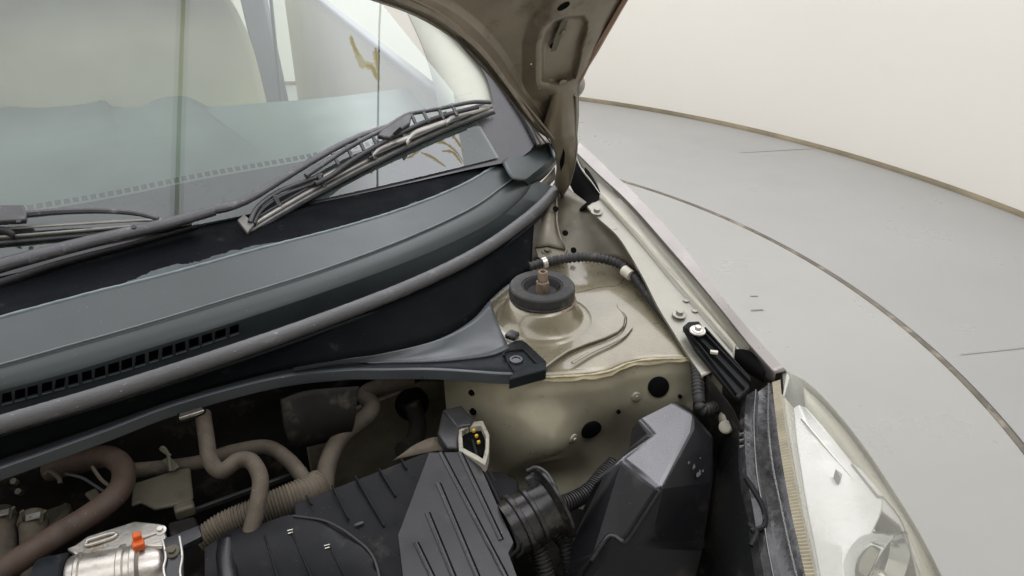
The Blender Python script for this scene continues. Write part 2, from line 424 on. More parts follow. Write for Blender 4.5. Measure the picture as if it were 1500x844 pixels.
outer = [(-90, 420), (0, 405), (90, 385), (180, 362), (300, 330), (440, 302), (560, 277), (680, 250), (760, 232), (786, 206), (783, 187), (756, 142), (730, 105), (690, 55), (655, 10), (635, -20)]
fb = loft([[G(*q, -.004) for q in inner], [G(*q, -.004) for q in outer]], n=60)
sub(ws, 'frit_band', fb, 'frit', smooth=1.5)
# dotted fade above the band
dots = bmesh.new()
ic = cat([G(*q, -.0035) for q in inner[1:8]], 60)
for a, b in zip(ic[::1], ic[1::1]):
    m_ = a.lerp(b, .32); t = (b-a)*.33; u = GDIR*.006; c = m_ + GDIR*.011
    dots.faces.new([dots.verts.new(v) for v in (c-t-u, c+t-u, c+t+u, c-t+u)])
sub(ws, 'frit_dots', dots, 'frit')

# ---------------- luminous ceiling: panels, joints and water stains (seen mirrored in the windscreen)
def gnormal(p):
    n = Vector((-.20*(p.x+.05), -1, 0)); t1 = Vector((1, .20*(p.x+.05), 0)); n = t1.cross(GDIR).normalized()
    return n if n.z > 0 else -n
def CE(px, py, z=H_CEIL-.002):
    p = G(px, py); r = ray(px, py); n = gnormal(p); r = r-n*2*r.dot(n)
    return p + r*((z-p.z)/r.z)
M['ceil'] = emit_mat('luminous_ceiling', CEIL_L)
M['jointlit'] = emit_mat('panel_joint_lit', .8, (.8, .85, .6))
M['ceild'] = mat('ceiling_board', (.7, .7, .72), .8)
cl = obj('ceiling', annulus([(0, H_CEIL+.06), (R_WALL+.1, H_CEIL+.06)], 100, RC), M['ceild'], kind='structure')
def line(a, b): return a, (b.x-a.x)/(b.y-a.y)
M['jointsoft'] = emit_mat('panel_edge_lit', CEIL_L*.8)
J1, J2 = line(CE(268, 20), CE(260, 260)), line(CE(556, 20), CE(553, 250))
def jx(J, y): return J[0].x + J[1]*(y-J[0].y)
J3 = (J2[0]+Vector((.36, 0, 0)), J2[1]*.4)
w12 = J2[0].x-J1[0].x
def off(J, d): return (J[0]+Vector((d, 0, 0)), J[1])
JS = [off(J1, -w12*k) for k in (4, 3, 2, 1)] + [J1, J2, J3, off(J3, w12), off(J3, 2*w12), off(J3, 3*w12)]
x2 = jx(J2, 2.3)
M['ceilr'] = emit_mat('uneven_ceiling_panel', CEIL_L, ramp=(x2-.45, x2-.05, CEIL_L, CEIL_BRIGHT))
M['ceilb'] = emit_mat('bright_ceiling_panel', CEIL_BRIGHT)
for i, (ja, jb) in enumerate(zip(JS, JS[1:])):
    xm = max(abs(jx(ja, 2.3)+.05), abs(jx(jb, 2.3)+.05)); half = math.sqrt(max(.3, 4.2**2-min(4.1, xm)**2))
    ya, yb = max(LIGHT_Y0, 2.29-half), 2.29+half
    bm = bmesh.new(); z = H_CEIL+.001*(i % 3)
    q = [Vector((jx(ja, ya)+.006, ya, z)), Vector((jx(jb, ya)-.006, ya, z)), Vector((jx(jb, yb)-.006, yb, z)), Vector((jx(ja, yb)+.006, yb, z))]
    bm.faces.new([bm.verts.new(p) for p in q])
    obj('light_panel', bm, {4: M['ceilr'], 5: M['ceilb']}.get(i, M['ceil']), cl)
for J, w_, m_ in ((J1, .018, 'jointlit'), (J2, .008, 'belt')):
    a, b = Vector((jx(J, -.2), -.2, H_CEIL-.004)), Vector((jx(J, 5.5), 5.5, H_CEIL-.004))
    obj('panel_joint', bar(a, b, w_, .004), M[m_], cl)
obj('panel_edge', bar(Vector((jx(J1, -.2), -.2, H_CEIL-.0015)), Vector((jx(J1, 5.5), 5.5, H_CEIL-.0015)), .055, .001), M['jointsoft'], cl)
M['stain'] = emit_mat('water_stain_on_lamp', 2.3, (.92, .56, .16)); M['stain2'] = emit_mat('faint_stain_on_lamp', 3.2, (.92, .80, .52))
def stain(pts, w, m='stain'):
    c = cat([CE(x, y, H_CEIL-(.005 if m == 'stain' else .0035)) for x, y in pts], 26); bm = bmesh.new(); prev = None
    for i, p in enumerate(c):
        t = (c[min(25, i+1)]-c[max(0, i-1)]).normalized(); n = Vector((-t.y, t.x, 0)); ww = w*(.5+random.random())*(.35+math.sin(math.pi*(i+1)/27))
        q = (bm.verts.new(p-n*ww), bm.verts.new(p+n*ww))
        if prev: bm.faces.new((prev[0], prev[1], q[1], q[0]))
        prev = q
    obj('water_stain', bm, M[m], cl)
    if m == 'stain': stain([(x+random.uniform(-1, 1), y+random.uniform(-1, 1)) for x, y in pts], w*1.9, 'stain2')
stain([(514, 52), (518, 66), (526, 84)], .006); stain([(520, 70), (530, 92), (545, 98), (553, 106)], .016, 'stain2'); stain([(536, 96), (546, 100), (554, 118)], .008); stain([(550, 70), (552, 85), (553, 104)], .006)
for l in ([(585, 230), (600, 230), (610, 222), (623, 210), (647, 208), (667, 222), (680, 240)], [(647, 193), (663, 200), (680, 222)], [(647, 222), (663, 223), (677, 240)], [(617, 223), (633, 230), (653, 245)]):
    stain(l, .0035)

# small etched text block on the glass corner: short dark strokes
tx = bmesh.new()
for row, (x0, y0, n) in enumerate(((665, 143, 13), (673, 148, 4))):
    for k in range(n):
        px, py = x0+k*2.1, y0-k*.5
        a = G(px, py, .0008); b = G(px+1.1, py-.2, .0008); c = G(px+1.1, py-1.5, .0008); d = G(px, py-1.3, .0008)
        tx.faces.new([tx.verts.new(v) for v in (a, b, c, d)])
sub(ws, 'etched_mark', tx, 'belt')
# A-pillar and glass moulding
pl = [(792, 212), (775, 178), (750, 138), (720, 95), (680, 40), (650, 0)]
p0 = [G(x, y, .004) for x, y in pl]; p1 = [G(x+9, y-4, .012) for x, y in pl]; p2 = [q+Vector((.07, .01, -.02)) for q in p1]; p3 = [q+Vector((.03, .02, -.08)) for q in p2]
part('windscreen_pillar', loft([p0, p1, p2, p3], n=24), 'paint_out', solid=.004)
part('glass_moulding', tube([G(x-3, y+1, .004) for x, y in pl], .004, n=30, seg=8), 'rubber')

# ---------------- cabin seen through the glass
dz = 1.0
dash_edge = [(-120, 172), (0, 158), (60, 151), (140, 146), (155, 149), (168, 156), (206, 156), (225, 147), (250, 141), (275, 142), (297, 152), (312, 156), (380, 151), (480, 143), (600, 128), (660, 118)]
back = [V(x, y, 1.03) for x, y in dash_edge]
mid = [Vector((p.x*.9+.02, 1.80+.05*p.x, .985)) for p in back]
front = [Vector((p.x*.8+.05, 1.52+.10*(p.x)**2, .965)) for p in back]
low = [p+Vector((0, .05, -.35)) for p in back]
part('dashboard', loft([front, mid, [p+Vector((0, -.03, -.012)) for p in back], back, low], n=80), 'dash', smooth=1)
def seat(cx_, cy_):
    s = part('seat', loft([[Vector((cx_+x*w, cy_+.05*abs(x)**2*4-.02+dy, z)) for x in np.linspace(-.5, .5, 9)] for z, w, dy in ((.45, .5, -.12), (.7, .60, -.06), (.98, .60, 0), (1.14, .56, .03), (1.22, .46, .05), (1.24, .4, .09))], n=24, m=3), 'beige', solid=.12, off=1, smooth=1.2)
    sub(s, 'headrest', box((cx_, cy_+.06, 1.33), (.30, .11, .2), Matrix.Rotation(-.12, 3, 'X')), 'beige', bevel=.045, seg=4)
    sub(s, 'bolster', box((cx_+.21, cy_-.06, .83), (.09, .14, .5), Matrix.Rotation(-.2, 3, 'X')), 'beige', bevel=.04, seg=4)
    sub(s, 'seat_cushion', box((cx_, cy_-.3, .5), (.5, .5, .16)), 'beige', bevel=.05, seg=4)
    return s
seat(.10, 2.45); seat(-.68, 2.45)
# door card, pillar, roof, tail
pA, pB = VX(642, 138, .76), VX(470, 0, .80)
print('sill', pA, pB)
part('window_sill', bar(pA+(pA-pB)*.02, pB+(pB-pA)*.5, .03, .022), 'belt', bevel=.006)
tl = [(585, -10), (600, 25), (616, 60), (630, 100), (641, 150), (646, 185)]
dA, dB = pA+(pA-pB)*.02, pB+(pB-pA)*.6
part('door_card', prism([dA, dB, dB+Vector((0, 0, -.7)), dA+Vector((0, 0, -.7))], (.03, 0, 0)), 'beige', bevel=.008)
part('pillar_trim', loft([[G(x, y, -.03) for x, y in tl], [G(x+45, y-10, -.02) for x, y in tl], [G(x+110, y-20, -.012) for x, y in tl]], n=24), 'trim', solid=.004)
part('door_pillar', prism([VY(x, y, 3.0) for x, y in ((342, -40), (380, -40), (425, 175), (392, 175))], (.02, .05, 0)), 'belt', bevel=.008)
rf = [[Vector((x, y, 1.50-.10*(x/.65)**2-.12*((y-2.9)/.9)**2)) for x in np.linspace(-.66, .60, 12)] for y in np.linspace(2.15, 4.0, 10)]
part('roof', loft(rf, raw=True), 'headlining', solid=.03, off=1)
part('rear_seat', box((0, 3.75, .8), (1.25, .16, .75), Matrix.Rotation(-.25, 3, 'X')), 'beige', bevel=.05, seg=4)
part('cabin_floor', prism([Vector((-.72, 1.9, .30)), Vector((.72, 1.9, .30)), Vector((.72, 4.0, .30)), Vector((-.72, 4.0, .30))], (0, 0, .04)), 'dash')
part('seat_belt', prism([Vector((.62, 2.94, 1.30)), Vector((.62, 2.98, 1.30)), Vector((.55, 2.80, .6)), Vector((.55, 2.76, .6))], (.004, 0, 0)), 'dash')
# door mirror peeping past the bonnet edge
mc = VY(833, 124, 1.95)
mr_ = part('door_mirror', ellipsoid(mc, (.05, .045, .045)), 'paint_out')
sub(mr_, 'mirror_stalk', bar(mc+Vector((-.02, .0, -.02)), Vector((.84, mc.y+.06, .99)), .03, .025), 'satin', bevel=.006)
part('front_door', loft([[Vector((.82, 1.72, 1.0)), Vector((.84, 2.4, 1.02)), Vector((.82, 3.1, 1.04))], [Vector((.85, 1.70, .8)), Vector((.87, 2.4, .8)), Vector((.85, 3.1, .82))], [Vector((.83, 1.70, .35)), Vector((.84, 2.4, .33)), Vector((.83, 3.1, .35))]], n=20, m=4), 'paint_out', solid=.004)
print('mirror', mc)

# ---------------- cowl panel
def LX(pts):                            # carry a cowl line on across the car, beyond the frame's left edge
    p = pts[0]; return [p+Vector((-.55, .10, 0)), p+Vector((-.28, .025, 0))]+list(pts)
def near(curve, x): return min(range(len(curve)), key=lambda i: abs(px_of(curve[i])[0]-x))
rA = [G(*q, -.008) for q in [(-90, 415), (0, 398), (150, 362), (300, 322), (440, 292), (520, 277), (620, 258), (744, 234)]]; rA = LX(rA)
B_ = [(-90, 490), (0, 467), (130, 432), (250, 402), (380, 366), (500, 335), (600, 304), (680, 271), (736, 238)]
C_ = [(-90, 555), (0, 533), (100, 505), (200, 477), (330, 438), (480, 391), (600, 346), (690, 304), (735, 273), (768, 248)]
D_ = [(-90, 592), (0, 572), (100, 546), (200, 516), (330, 476), (480, 426), (620, 374), (715, 328), (765, 288), (782, 262)]
E_ = [(-90, 618), (0, 597), (100, 570), (200, 541), (350, 491), (500, 441), (640, 391), (740, 338), (790, 298), (808, 272)]
zB, zC, zD, zE = .985, .972, .958, .930
rB, rC, rD, rE = [LX(P3(*q)) for q in ((B_, zB), (C_, zC), (D_, zD), (E_, zE))]
down = Vector((0, 0, -.01))
cowl = part('cowl_panel', loft([rB, [p+Vector((0, -.005, .0015)) for p in rB], rC, [p+Vector((0, -.004, -.0045)) for p in rC], rD], n=130), 'cowl', solid=.003, smooth=.35)
sub(cowl, 'recess', loft([[p+Vector((0, .001, -.001)) for p in rB], [p+Vector((0, .02, .002)) for p in rB], [b.lerp(a, .75)+Vector((0, 0, -.004)) for a, b in zip(cat(rA, 24), cat(rB, 24))], rA], n=130, m=4), 'trough', 'black inner trough of the cowl below the glass', solid=.003)
eb = cat(rB, 240)
sub(cowl, 'faded_edge', tube([p+Vector((0, .002, .0005+random.uniform(-.0004, .0004))) for p in eb], .0036, seg=8, raw=True), 'cowlline')
eb = cat(rC, 120)
sub(cowl, 'crease_line', tube([p+Vector((0, -.001, -.0005)) for p in eb[4:]], .0014, n=140, seg=6), 'cowlline')
# dust blown up against the trough
M['dustfilm'] = glass_mat('dust_film', (1, 1, 1), haze=.28, hazecol=(.30, .34, .34), ior=1.0)
A_, Bq = cat(rA, 450), cat(rB, 450)
for x0, x1 in ((110, 420), (470, 690)):
    i0, i1 = near(Bq, x0), near(Bq, x1); lo_r, hi_r = [], []; h_ = .03
    for i in range(i0, i1+1):
        f_ = (i-i0)/(i1-i0); h_ = max(.01, min(.16, h_+random.uniform(-.025, .025))); e_ = h_*math.sin(math.pi*f_)**.6
        up_ = Vector((0, .0, .0022)); lo_r.append(Bq[i]+up_); hi_r.append(Bq[i].lerp(A_[i], e_)+up_)
    sub(cowl, 'dust_film', loft([lo_r, hi_r], raw=True), 'dustfilm')
# drop face with vent slots
face = part('cowl_front_face', loft([rD, [p+down*.3 for p in rD], rE, [p+Vector((0, -.004, -.02)) for p in rE]], n=130), 'face', solid=.004)
gD, gE = cat(rD, 700), cat(rE, 700)
cuts = []; edge_lights = []
for k in range(-3, 17):
    xc = 343 - (k+3)*19.6
    yc = 583 - (xc-16)*.293
    w = 7.5
    i0, i1 = near(gE, xc-w), near(gE, xc+w); j0, j1 = near(gD, xc-w), near(gD, xc+w)
    a, b = gD[j0].lerp(gE[i0], .22), gD[j1].lerp(gE[i1], .22); c, d = gD[j1].lerp(gE[i1], .86), gD[j0].lerp(gE[i0], .86)
    nrm = (b-a).cross(d-a).normalized()
    if nrm.dot(CAM-a) < 0: nrm = -nrm
    edge_lights.append(tube([d+nrm*.0005-(a-d)*.04, c+nrm*.0005-(b-c)*.04], .0011, n=3, seg=6))
    cuts.append(prism([a+nrm*.02, b+nrm*.02, c+nrm*.02, d+nrm*.02], nrm*-.05))
face.location = (0, 0, 0); face.parent = None
cut(face, [bm_join(cuts)])
face.parent = car; face.location = -car.location
sub(face, 'vent_back', loft([[p+Vector((0, .03, -.006)) for p in rD], [p+Vector((0, .035, -.02)) for p in rE]], n=50), 'void')
for lb in edge_lights: sub(face, 'slot_edge_light', lb, 'grey')  # grey bars paint the light on the slots' lower edges
# end cap at the hinge corner
cap = part('cowl_end_cap', loft([P3([(735, 237), (765, 212), (792, 189)], 1.0), P3([(740, 246), (771, 221), (800, 195)], .998), P3([(752, 263), (778, 240), (809, 207)], .985), P3([(772, 266), (802, 241), (819, 219)], .970), P3([(770, 282), (800, 258), (818, 236)], .945)], n=16, m=2), 'cowl', solid=.003, smooth=.4)
sub(cap, 'corner_clip', prism(P3([(797, 193), (812, 198), (824, 216), (822, 226), (812, 228), (806, 216)], .99), (0, 0, -.012)), 'cowlline', 'pale translucent corner clip', bevel=.003)
part('cowl_bracket', loft([P3([(785, 275), (802, 258), (813, 244)], .94), P3([(776, 300), (795, 282), (814, 262)], .925)], n=12), 'paint_dim', solid=.002)
# bonnet seal
S_ = [(-90, 648), (0, 622), (150, 578), (300, 530), (450, 478), (600, 420), (700, 371), (765, 326), (802, 293), (820, 268)]
sl = part('bonnet_seal', tube(LX([V(x, y, .942) for x, y in S_]), lambda f: .0125 if f < .97 else .0105, n=380, seg=14, rough=.02), 'strip', 'grey dusty rubber seal along the cowl edge', smooth=1.2)
sub(sl, 'seal_foot', loft([LX([V(x, y+9, .932) for x, y in S_]), LX([V(x, y+17, .927) for x, y in S_])], n=100), 'black', solid=.004)
# ---------------- lower cowl: wall, flare and flange
W0 = [(-90, 655), (0, 630), (150, 586), (300, 538), (450, 486), (600, 428), (700, 379), (765, 333), (783, 316)]
W1 = [(-90, 702), (0, 673), (150, 622), (260, 584), (400, 545), (500, 527), (560, 518), (640, 498), (690, 470), (717, 441), (745, 416), (778, 398)]
lower = part('lower_cowl', loft([LX(P3(W0, .934)), LX(P3(W1, .886))], n=130, m=6), 'trough', solid=.003)
GX = [(430, 538), (500, 527), (560, 518), (640, 498), (690, 470), (718, 440)]
GY = [(430, 541), (500, 531), (560, 530), (640, 529), (715, 521), (746, 510)]
sub(lower, 'flare', loft([P3(GX, .886), [p+Vector((0, 0, -.006)) for p in [a.lerp(b, .5) for a, b in zip(P3(GX, .886), P3(GY, .876))]], P3(GY, .876)], n=40, m=4), 'grey', 'grey flare of the lower cowl, its light put into the tone', solid=.003)  # same surface as the wall; light from facing up is in the grey
fl_top = [(-90, 704), (0, 675), (150, 623), (260, 585), (400, 546), (500, 531), (560, 530), (640, 529), (715, 521), (743, 505), (763, 498), (780, 511), (800, 530)]
fl_bot = [(-90, 712), (0, 683), (150, 630), (260, 589), (400, 552), (500, 540), (560, 539), (640, 539), (735, 545), (770, 544), (800, 536)]
fa = LX(P3(fl_top, .874)); fb_ = LX(P3(fl_bot, .872))
rim = [p+Vector((-.002, -.005, -.019)) for p in fb_]
rim2 = [p+Vector((-.002, -.001, -.022)) for p in fb_]
flg = sub(lower, 'flange', loft([fa, [a.lerp(b, .82) for a, b in zip(cat(fa, 40), cat(fb_, 40))], fb_], n=140), 'black', solid=.003)
sub(lower, 'front_lip', loft([fb_, [p+Vector((-.0015, -.004, -.002)) for p in fb_], rim, rim2], n=140), 'grey', solid=.003)
tab = sub(lower, 'fixing_tab', prism(P3([(737, 519), (767, 512), (787, 534), (753, 545)], .877), (0, 0, -.012)), 'black', bevel=.002)
tb = P3([(738, 522), (740, 516), (765, 512), (770, 515), (787, 533)], .879)
sub(lower, 'tab_rim', tube(tb, .0022, n=24, seg=8), 'satin')
sub(lower, 'tab_end', prism(P3([(752, 545), (787, 531), (800, 531), (800, 541), (745, 556)], .880), (0, 0, -.02)), 'black', bevel=.002)
sub(lower, 'fixing_hole', lathe([(0, .001), (.0065, .001), (.0075, .0025), (.0105, .0025), (.0115, 0)], V(756, 528, .8775), (0, 0, 1), 24), 'gloss')
sub(lower, 'tab_block', box(V(751, 494, .872), (.022, .02, .018), Matrix.Rotation(.5, 3, 'Z')), 'gloss', bevel=.003)
sub(lower, 'clip_slot', bar(V(262, 612, .868), V(300, 600, .868), .010, .006), 'alu', bevel=.001)
sub(lower, 'clip_frame', tube(P3([(262, 606), (262, 619), (299, 605), (297, 597)], .8705), .0015, n=20, seg=6), 'void')

# ---------------- wipers
def gl(l, lift): return [G(x, y, lift) for x, y in l]
wr = part('wiper_arm', tube([G(-90, 425, .02), G(-20, 396, .024), G(60, 373, .028), G(150, 350, .032), G(240, 329, .034), G(313, 309, .034)], lambda f: .0175-.0045*f, n=50, seg=10, flat=.7), 'wiper', 'right hand wiper arm and blade lying on the glass', smooth=1)
sub(wr, 'arm_skirt', loft([gl([(-90, 436), (0, 408), (90, 380), (180, 357), (290, 328)], .022), gl([(-90, 452), (0, 424), (90, 392), (180, 366), (290, 334)], .006)], n=30), 'wiperdark', solid=.003)
sub(wr, 'arm_rod', tube(gl([(310, 308), (335, 303), (365, 291), (410, 264), (460, 234), (510, 207), (550, 191), (592, 178)], .032), lambda f: .0118-.0045*f, n=60, seg=10, flat=.7), 'wiper', smooth=1)
sub(wr, 'pivot_screw', cyl(G(196, 333, .044), .004, .002, GN), 'wiperdark')
BL = [(360, 336), (400, 312), (450, 283), (520, 245), (600, 205), (660, 178), (720, 156)]
def strip(o0, o1, l0, l1, m, name, a=0, b=7, n=40):
    f = lambda o: [(x+.42*o, y+.9*o) for x, y in BL[a:b]]
    return sub(wr, name, loft([gl(f(o0), l0), gl(f(o1), l1)], n=n), m, solid=.0025)
strip(-13, -8, .020, .019, 'steelstrip', 'blade_strip', 2)
strip(-8, -4, .019, .015, 'wiperdark', 'blade_gap')
strip(-4, 1, .017, .016, 'steelstrip', 'blade_strip')
strip(1, 4, .014, .012, 'wiperdark', 'blade_gap')
strip(4, 8, .012, .010, 'rubberlit', 'blade_rubber')
strip(8, 12, .008, .003, 'wiperdark', 'blade_lip_shadow')  # dark strip paints the rubber lip and its shadow on the glass
sub(wr, 'blade_end', prism(gl([(348, 326), (358, 318), (373, 331), (363, 345)], .014), GN*.008), 'rubberlit', bevel=.0015)
def wt(l, r, lift, m='wiper', name='yoke', flat=1.0): return sub(wr, name, tube(gl(l, lift), r, n=40, seg=8, flat=flat), m, smooth=.9)
wt([(366, 326), (374, 308), (388, 294), (410, 280), (440, 268), (472, 256)], .0046, .024)
wt([(372, 328), (380, 312), (394, 299), (416, 286), (444, 275), (470, 266)], .0040, .020, 'wiperdark')
wt([(448, 258), (475, 240), (505, 220), (535, 203), (562, 190), (586, 174), (600, 167), (640, 160), (690, 150), (719, 150)], .0050, .034, 'wiper', 'main_bridge')
wt([(462, 270), (485, 258), (512, 238), (545, 218), (590, 194), (625, 178), (660, 167), (700, 157)], .0055, .026, 'wiperdark', 'main_bridge')
for k, (x, y) in enumerate(((492, 232), (512, 221), (530, 211), (548, 202), (607, 175), (624, 170), (646, 165), (666, 160))):
    sub(wr, 'bridge_web', bar(G(x-5, y-8, .036), G(x+4, y+10, .026), .007, .005, GN), 'wiper', bevel=.001)
sub(wr, 'hook_box', prism(gl([(552, 204), (562, 190), (586, 174), (603, 171), (600, 186), (570, 208)], .026), GN*.012), 'wiper', bevel=.003)
sub(wr, 'hook_slot', prism(gl([(575, 196), (586, 186), (590, 190), (580, 198)], .038), GN*.0006), 'void')
for l in ([(545, 226), (556, 214), (575, 206), (600, 198)], [(594, 207), (606, 192), (630, 183), (655, 174)], [(652, 178), (664, 167), (690, 160), (716, 152)]):
    sub(wr, 'yoke_claw', loft([gl(l, .025), gl([(x+2, y+8) for x, y in l], .020)], n=16), 'steelstrip', solid=.002)
wt([(540, 232), (580, 214), (640, 188), (690, 168)], .0030, .022, 'wiperdark')
for x, y in ((592, 198), (470, 262), (655, 170), (545, 222), (405, 292)):
    sub(wr, 'clip', bar(G(x-4, y-6, .028), G(x+6, y+12, .014), .008, .005, GN), 'wiper', bevel=.001)
# the other wiper, cut off by the frame
wl2 = part('wiper_blade', loft([gl([(-90, 356), (0, 350), (150, 338), (281, 326)], .004), gl([(-90, 352), (0, 345), (150, 333), (281, 322)], .012)], n=30), 'steelstrip', 'wiper blade on the left, tip under the other arm', solid=.003)
sub(wl2, 'blade_rubber', loft([gl([(-90, 366), (0, 360), (150, 346), (281, 331)], .001), gl([(-90, 359), (0, 353), (150, 341), (281, 328)], .006)], n=30), 'wiperdark', solid=.003)
sub(wl2, 'blade_strip', loft([gl([(-90, 346), (0, 338), (150, 328), (240, 324)], .014), gl([(-90, 342), (0, 334), (150, 324), (240, 321)], .015)], n=30), 'steelstrip', solid=.002)
sub(wl2, 'arm_channel', prism(gl([(-60, 306), (37, 306), (42, 318), (40, 329), (-60, 334)], .024), GN*.012), 'wiper', bevel=.003)
sub(wl2, 'arm_rod', tube(gl([(38, 314), (90, 310), (150, 309), (200, 313), (232, 321)], .028), lambda f: .007-.003*f, n=30, seg=8), 'wiper')
sub(wl2, 'rivet', cyl(G(28, 325, .036), .004, .003, GN), 'wiperdark')
sub(wl2, 'yoke', loft([gl([(-20, 330), (10, 333), (22, 340)], .022), gl([(-20, 342), (8, 344), (22, 350)], .012)], n=10), 'wiperdark', solid=.002)

# ---------------- fender
def zf(py, d=0.0): return 1.0 - (py-222)*(.13/323) + d
F0 = [(861, 303), (870, 314), (880, 323), (905, 346), (925, 376), (945, 411), (966, 452), (990, 491), (1008, 520), (1030, 552)]
F1 = [(874, 294), (884, 302), (893, 311), (915, 338), (940, 369), (962, 398), (988, 430), (1020, 468), (1048, 500), (1075, 530)]
F2a = [(880, 284), (898, 304), (919, 326), (941, 350), (962, 374), (985, 401), (1020, 440), (1050, 474), (1078, 507)]
F2 = [(844, 226), (852, 246), (866, 264)] + F2a
F3g = [(845, 224), (866, 245), (886, 264), (905, 281), (924, 300), (946, 324), (972, 354), (1011, 399), (1055, 452), (1098, 506)]
F3 = [(845, 224), (866, 245), (886, 264), (905, 281), (924, 300), (946, 324), (972, 354), (1011, 399), (1055, 452), (1096, 503), (1136, 548)]
F4 = [(845, 206), (872, 229), (899, 256), (920, 273), (938, 292), (962, 317), (991, 349), (1027, 394), (1070, 450), (1109, 496), (1152, 543)]
def row(l, d): return [V(x, y, zf(y, d)) for x, y in l]
r0 = row(F0, -.012); r1 = row(F1, -.014); r2 = row(F2, -.006); r2a = row(F2a, -.006); r3 = row(F3, .0); r3g = row(F3g, .0); r4 = row(F4, .004)
g23 = [a.lerp(b, .4)+Vector((0, 0, -.016)) for a, b in zip(cat(r2, 14), cat(r3g, 14))]
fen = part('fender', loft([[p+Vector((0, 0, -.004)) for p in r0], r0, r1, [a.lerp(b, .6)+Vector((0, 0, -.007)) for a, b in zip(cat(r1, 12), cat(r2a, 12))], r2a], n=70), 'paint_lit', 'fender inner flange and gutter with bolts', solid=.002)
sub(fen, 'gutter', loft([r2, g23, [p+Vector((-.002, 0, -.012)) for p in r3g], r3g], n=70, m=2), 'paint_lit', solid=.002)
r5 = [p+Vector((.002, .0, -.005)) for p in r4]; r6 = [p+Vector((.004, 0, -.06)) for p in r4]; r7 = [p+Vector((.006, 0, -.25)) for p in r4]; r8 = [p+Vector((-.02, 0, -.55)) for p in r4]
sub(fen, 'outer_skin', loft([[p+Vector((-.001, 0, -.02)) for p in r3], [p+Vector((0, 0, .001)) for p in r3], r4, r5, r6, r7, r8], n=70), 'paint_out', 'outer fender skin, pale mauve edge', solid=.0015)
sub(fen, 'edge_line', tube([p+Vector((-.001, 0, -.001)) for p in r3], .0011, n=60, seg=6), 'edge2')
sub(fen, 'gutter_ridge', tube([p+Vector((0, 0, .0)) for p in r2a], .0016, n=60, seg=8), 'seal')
for (x, y) in ((874, 311), (995, 461)):
    bolt(V(x, y, zf(y, -.009)), (0, -.15, 1), .0072, M['paint_lit'], fen)
for (x, y) in ((900, 335), (1005, 440), (1018, 455)):
    sub(fen, 'weld_dimple', ellipsoid(V(x, y, zf(y, -.012)), (.006, .006, .002)), 'paint_lit')
# dark cavity behind the hinge and the front end of the gutter
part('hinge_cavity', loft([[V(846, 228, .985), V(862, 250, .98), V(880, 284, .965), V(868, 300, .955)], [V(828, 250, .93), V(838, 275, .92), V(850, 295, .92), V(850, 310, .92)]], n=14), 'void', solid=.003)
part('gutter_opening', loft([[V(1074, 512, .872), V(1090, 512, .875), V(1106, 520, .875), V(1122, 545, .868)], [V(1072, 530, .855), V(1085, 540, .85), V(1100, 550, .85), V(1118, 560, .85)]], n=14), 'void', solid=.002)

# ---------------- strut tower and inner wing
zt = .86
top = [(690, 585), (692, 500), (730, 440), (775, 392), (850, 372), (935, 385), (1000, 455), (1040, 530)]
edge_px = [(676, 552), (720, 548), (770, 552), (840, 550), (888, 544), (918, 532), (950, 526), (1000, 524), (1060, 520)]
etop = P3(edge_px, zt)
rear_px = [(690, 440), (735, 410), (775, 385), (830, 372), (880, 372), (930, 385), (975, 420), (1010, 460), (1060, 505)]
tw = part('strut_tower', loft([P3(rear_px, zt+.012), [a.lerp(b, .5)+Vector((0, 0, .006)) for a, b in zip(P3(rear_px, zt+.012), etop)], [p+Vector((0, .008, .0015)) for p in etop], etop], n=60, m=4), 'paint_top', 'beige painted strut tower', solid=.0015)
# front face as a pressed sheet
nx, nz_ = 90, 70
fx = cat(etop, nx)
def gauss(u, v, cu, cv, su, sv): return math.exp(-((u-cu)/su)**2-((v-cv)/sv)**2)
rows = []
for j in range(nz_):
    f = j/(nz_-1); rw = []
    for i, p in enumerate(fx):
        z = zt - .42*f
        q = Vector((p.x, p.y-.004*min(1, f*20), z))
        for _ in range(2):
            px, py = px_of(q)
            d = 0
            d -= .034*gauss(px, py, 795, 632, 42, 36)          # raised pressing
            d += .042*gauss(px, py, 800, 700, 62, 26)          # hollow below it
            d -= .02*gauss(px, py, 740, 665, 40, 60)
            d += .014*gauss(px, py, 880, 660, 40, 40)
            d -= .016*gauss(px, py, 960, 590, 70, 40)
            q2 = Vector((p.x, p.y-.006*min(1, f*14)-.05*f*f+d*min(1, f*6), z))
        t = max(0, (.475-p.x)/.05)
        q2.y += .06*t*t
        rw.append(q2)
    rows.append(rw)
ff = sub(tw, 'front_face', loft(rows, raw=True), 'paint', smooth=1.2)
def on_face(px, py):
    best = None
    for rw in rows:
        for q in rw:
            a, b = px_of(q); d = (a-px)**2+(b-py)**2
            if best is None or d < best[0]: best = (d, q)
    return best[1]
def face_frame(px, py):
    a, b, c = on_face(px, py), on_face(px+14, py), on_face(px, py+14)
    n = (c-a).cross(b-a).normalized()
    if n.dot(CAM-a) < 0: n = -n
    return a+n*.0025, n
for x, y, r_ in ((863, 628, .0185), (966, 568, .0180)):
    sub(tw, 'black_plug', lathe([(0, .0022), (r_*.9, .002), (r_, .0008), (r_, -.012)], *face_frame(x, y), 32), 'void')
for x, y, r_ in ((907, 602, .0035), (997, 578, .0032), (694, 575, .005), (697, 602, .006)):
    sub(tw, 'small_hole', lathe([(0, .0015), (r_, .0015), (r_*1.05, -.004)], *face_frame(x, y), 16), 'void')
for x, y in ((840, 640), (932, 581)):
    b = sub(tw, 'stud', lathe([(0, .004), (.003, .004), (.0035, .002), (.007, .0018), (.0085, .0006), (.0088, -.002)], *face_frame(x, y), 24), 'paint')
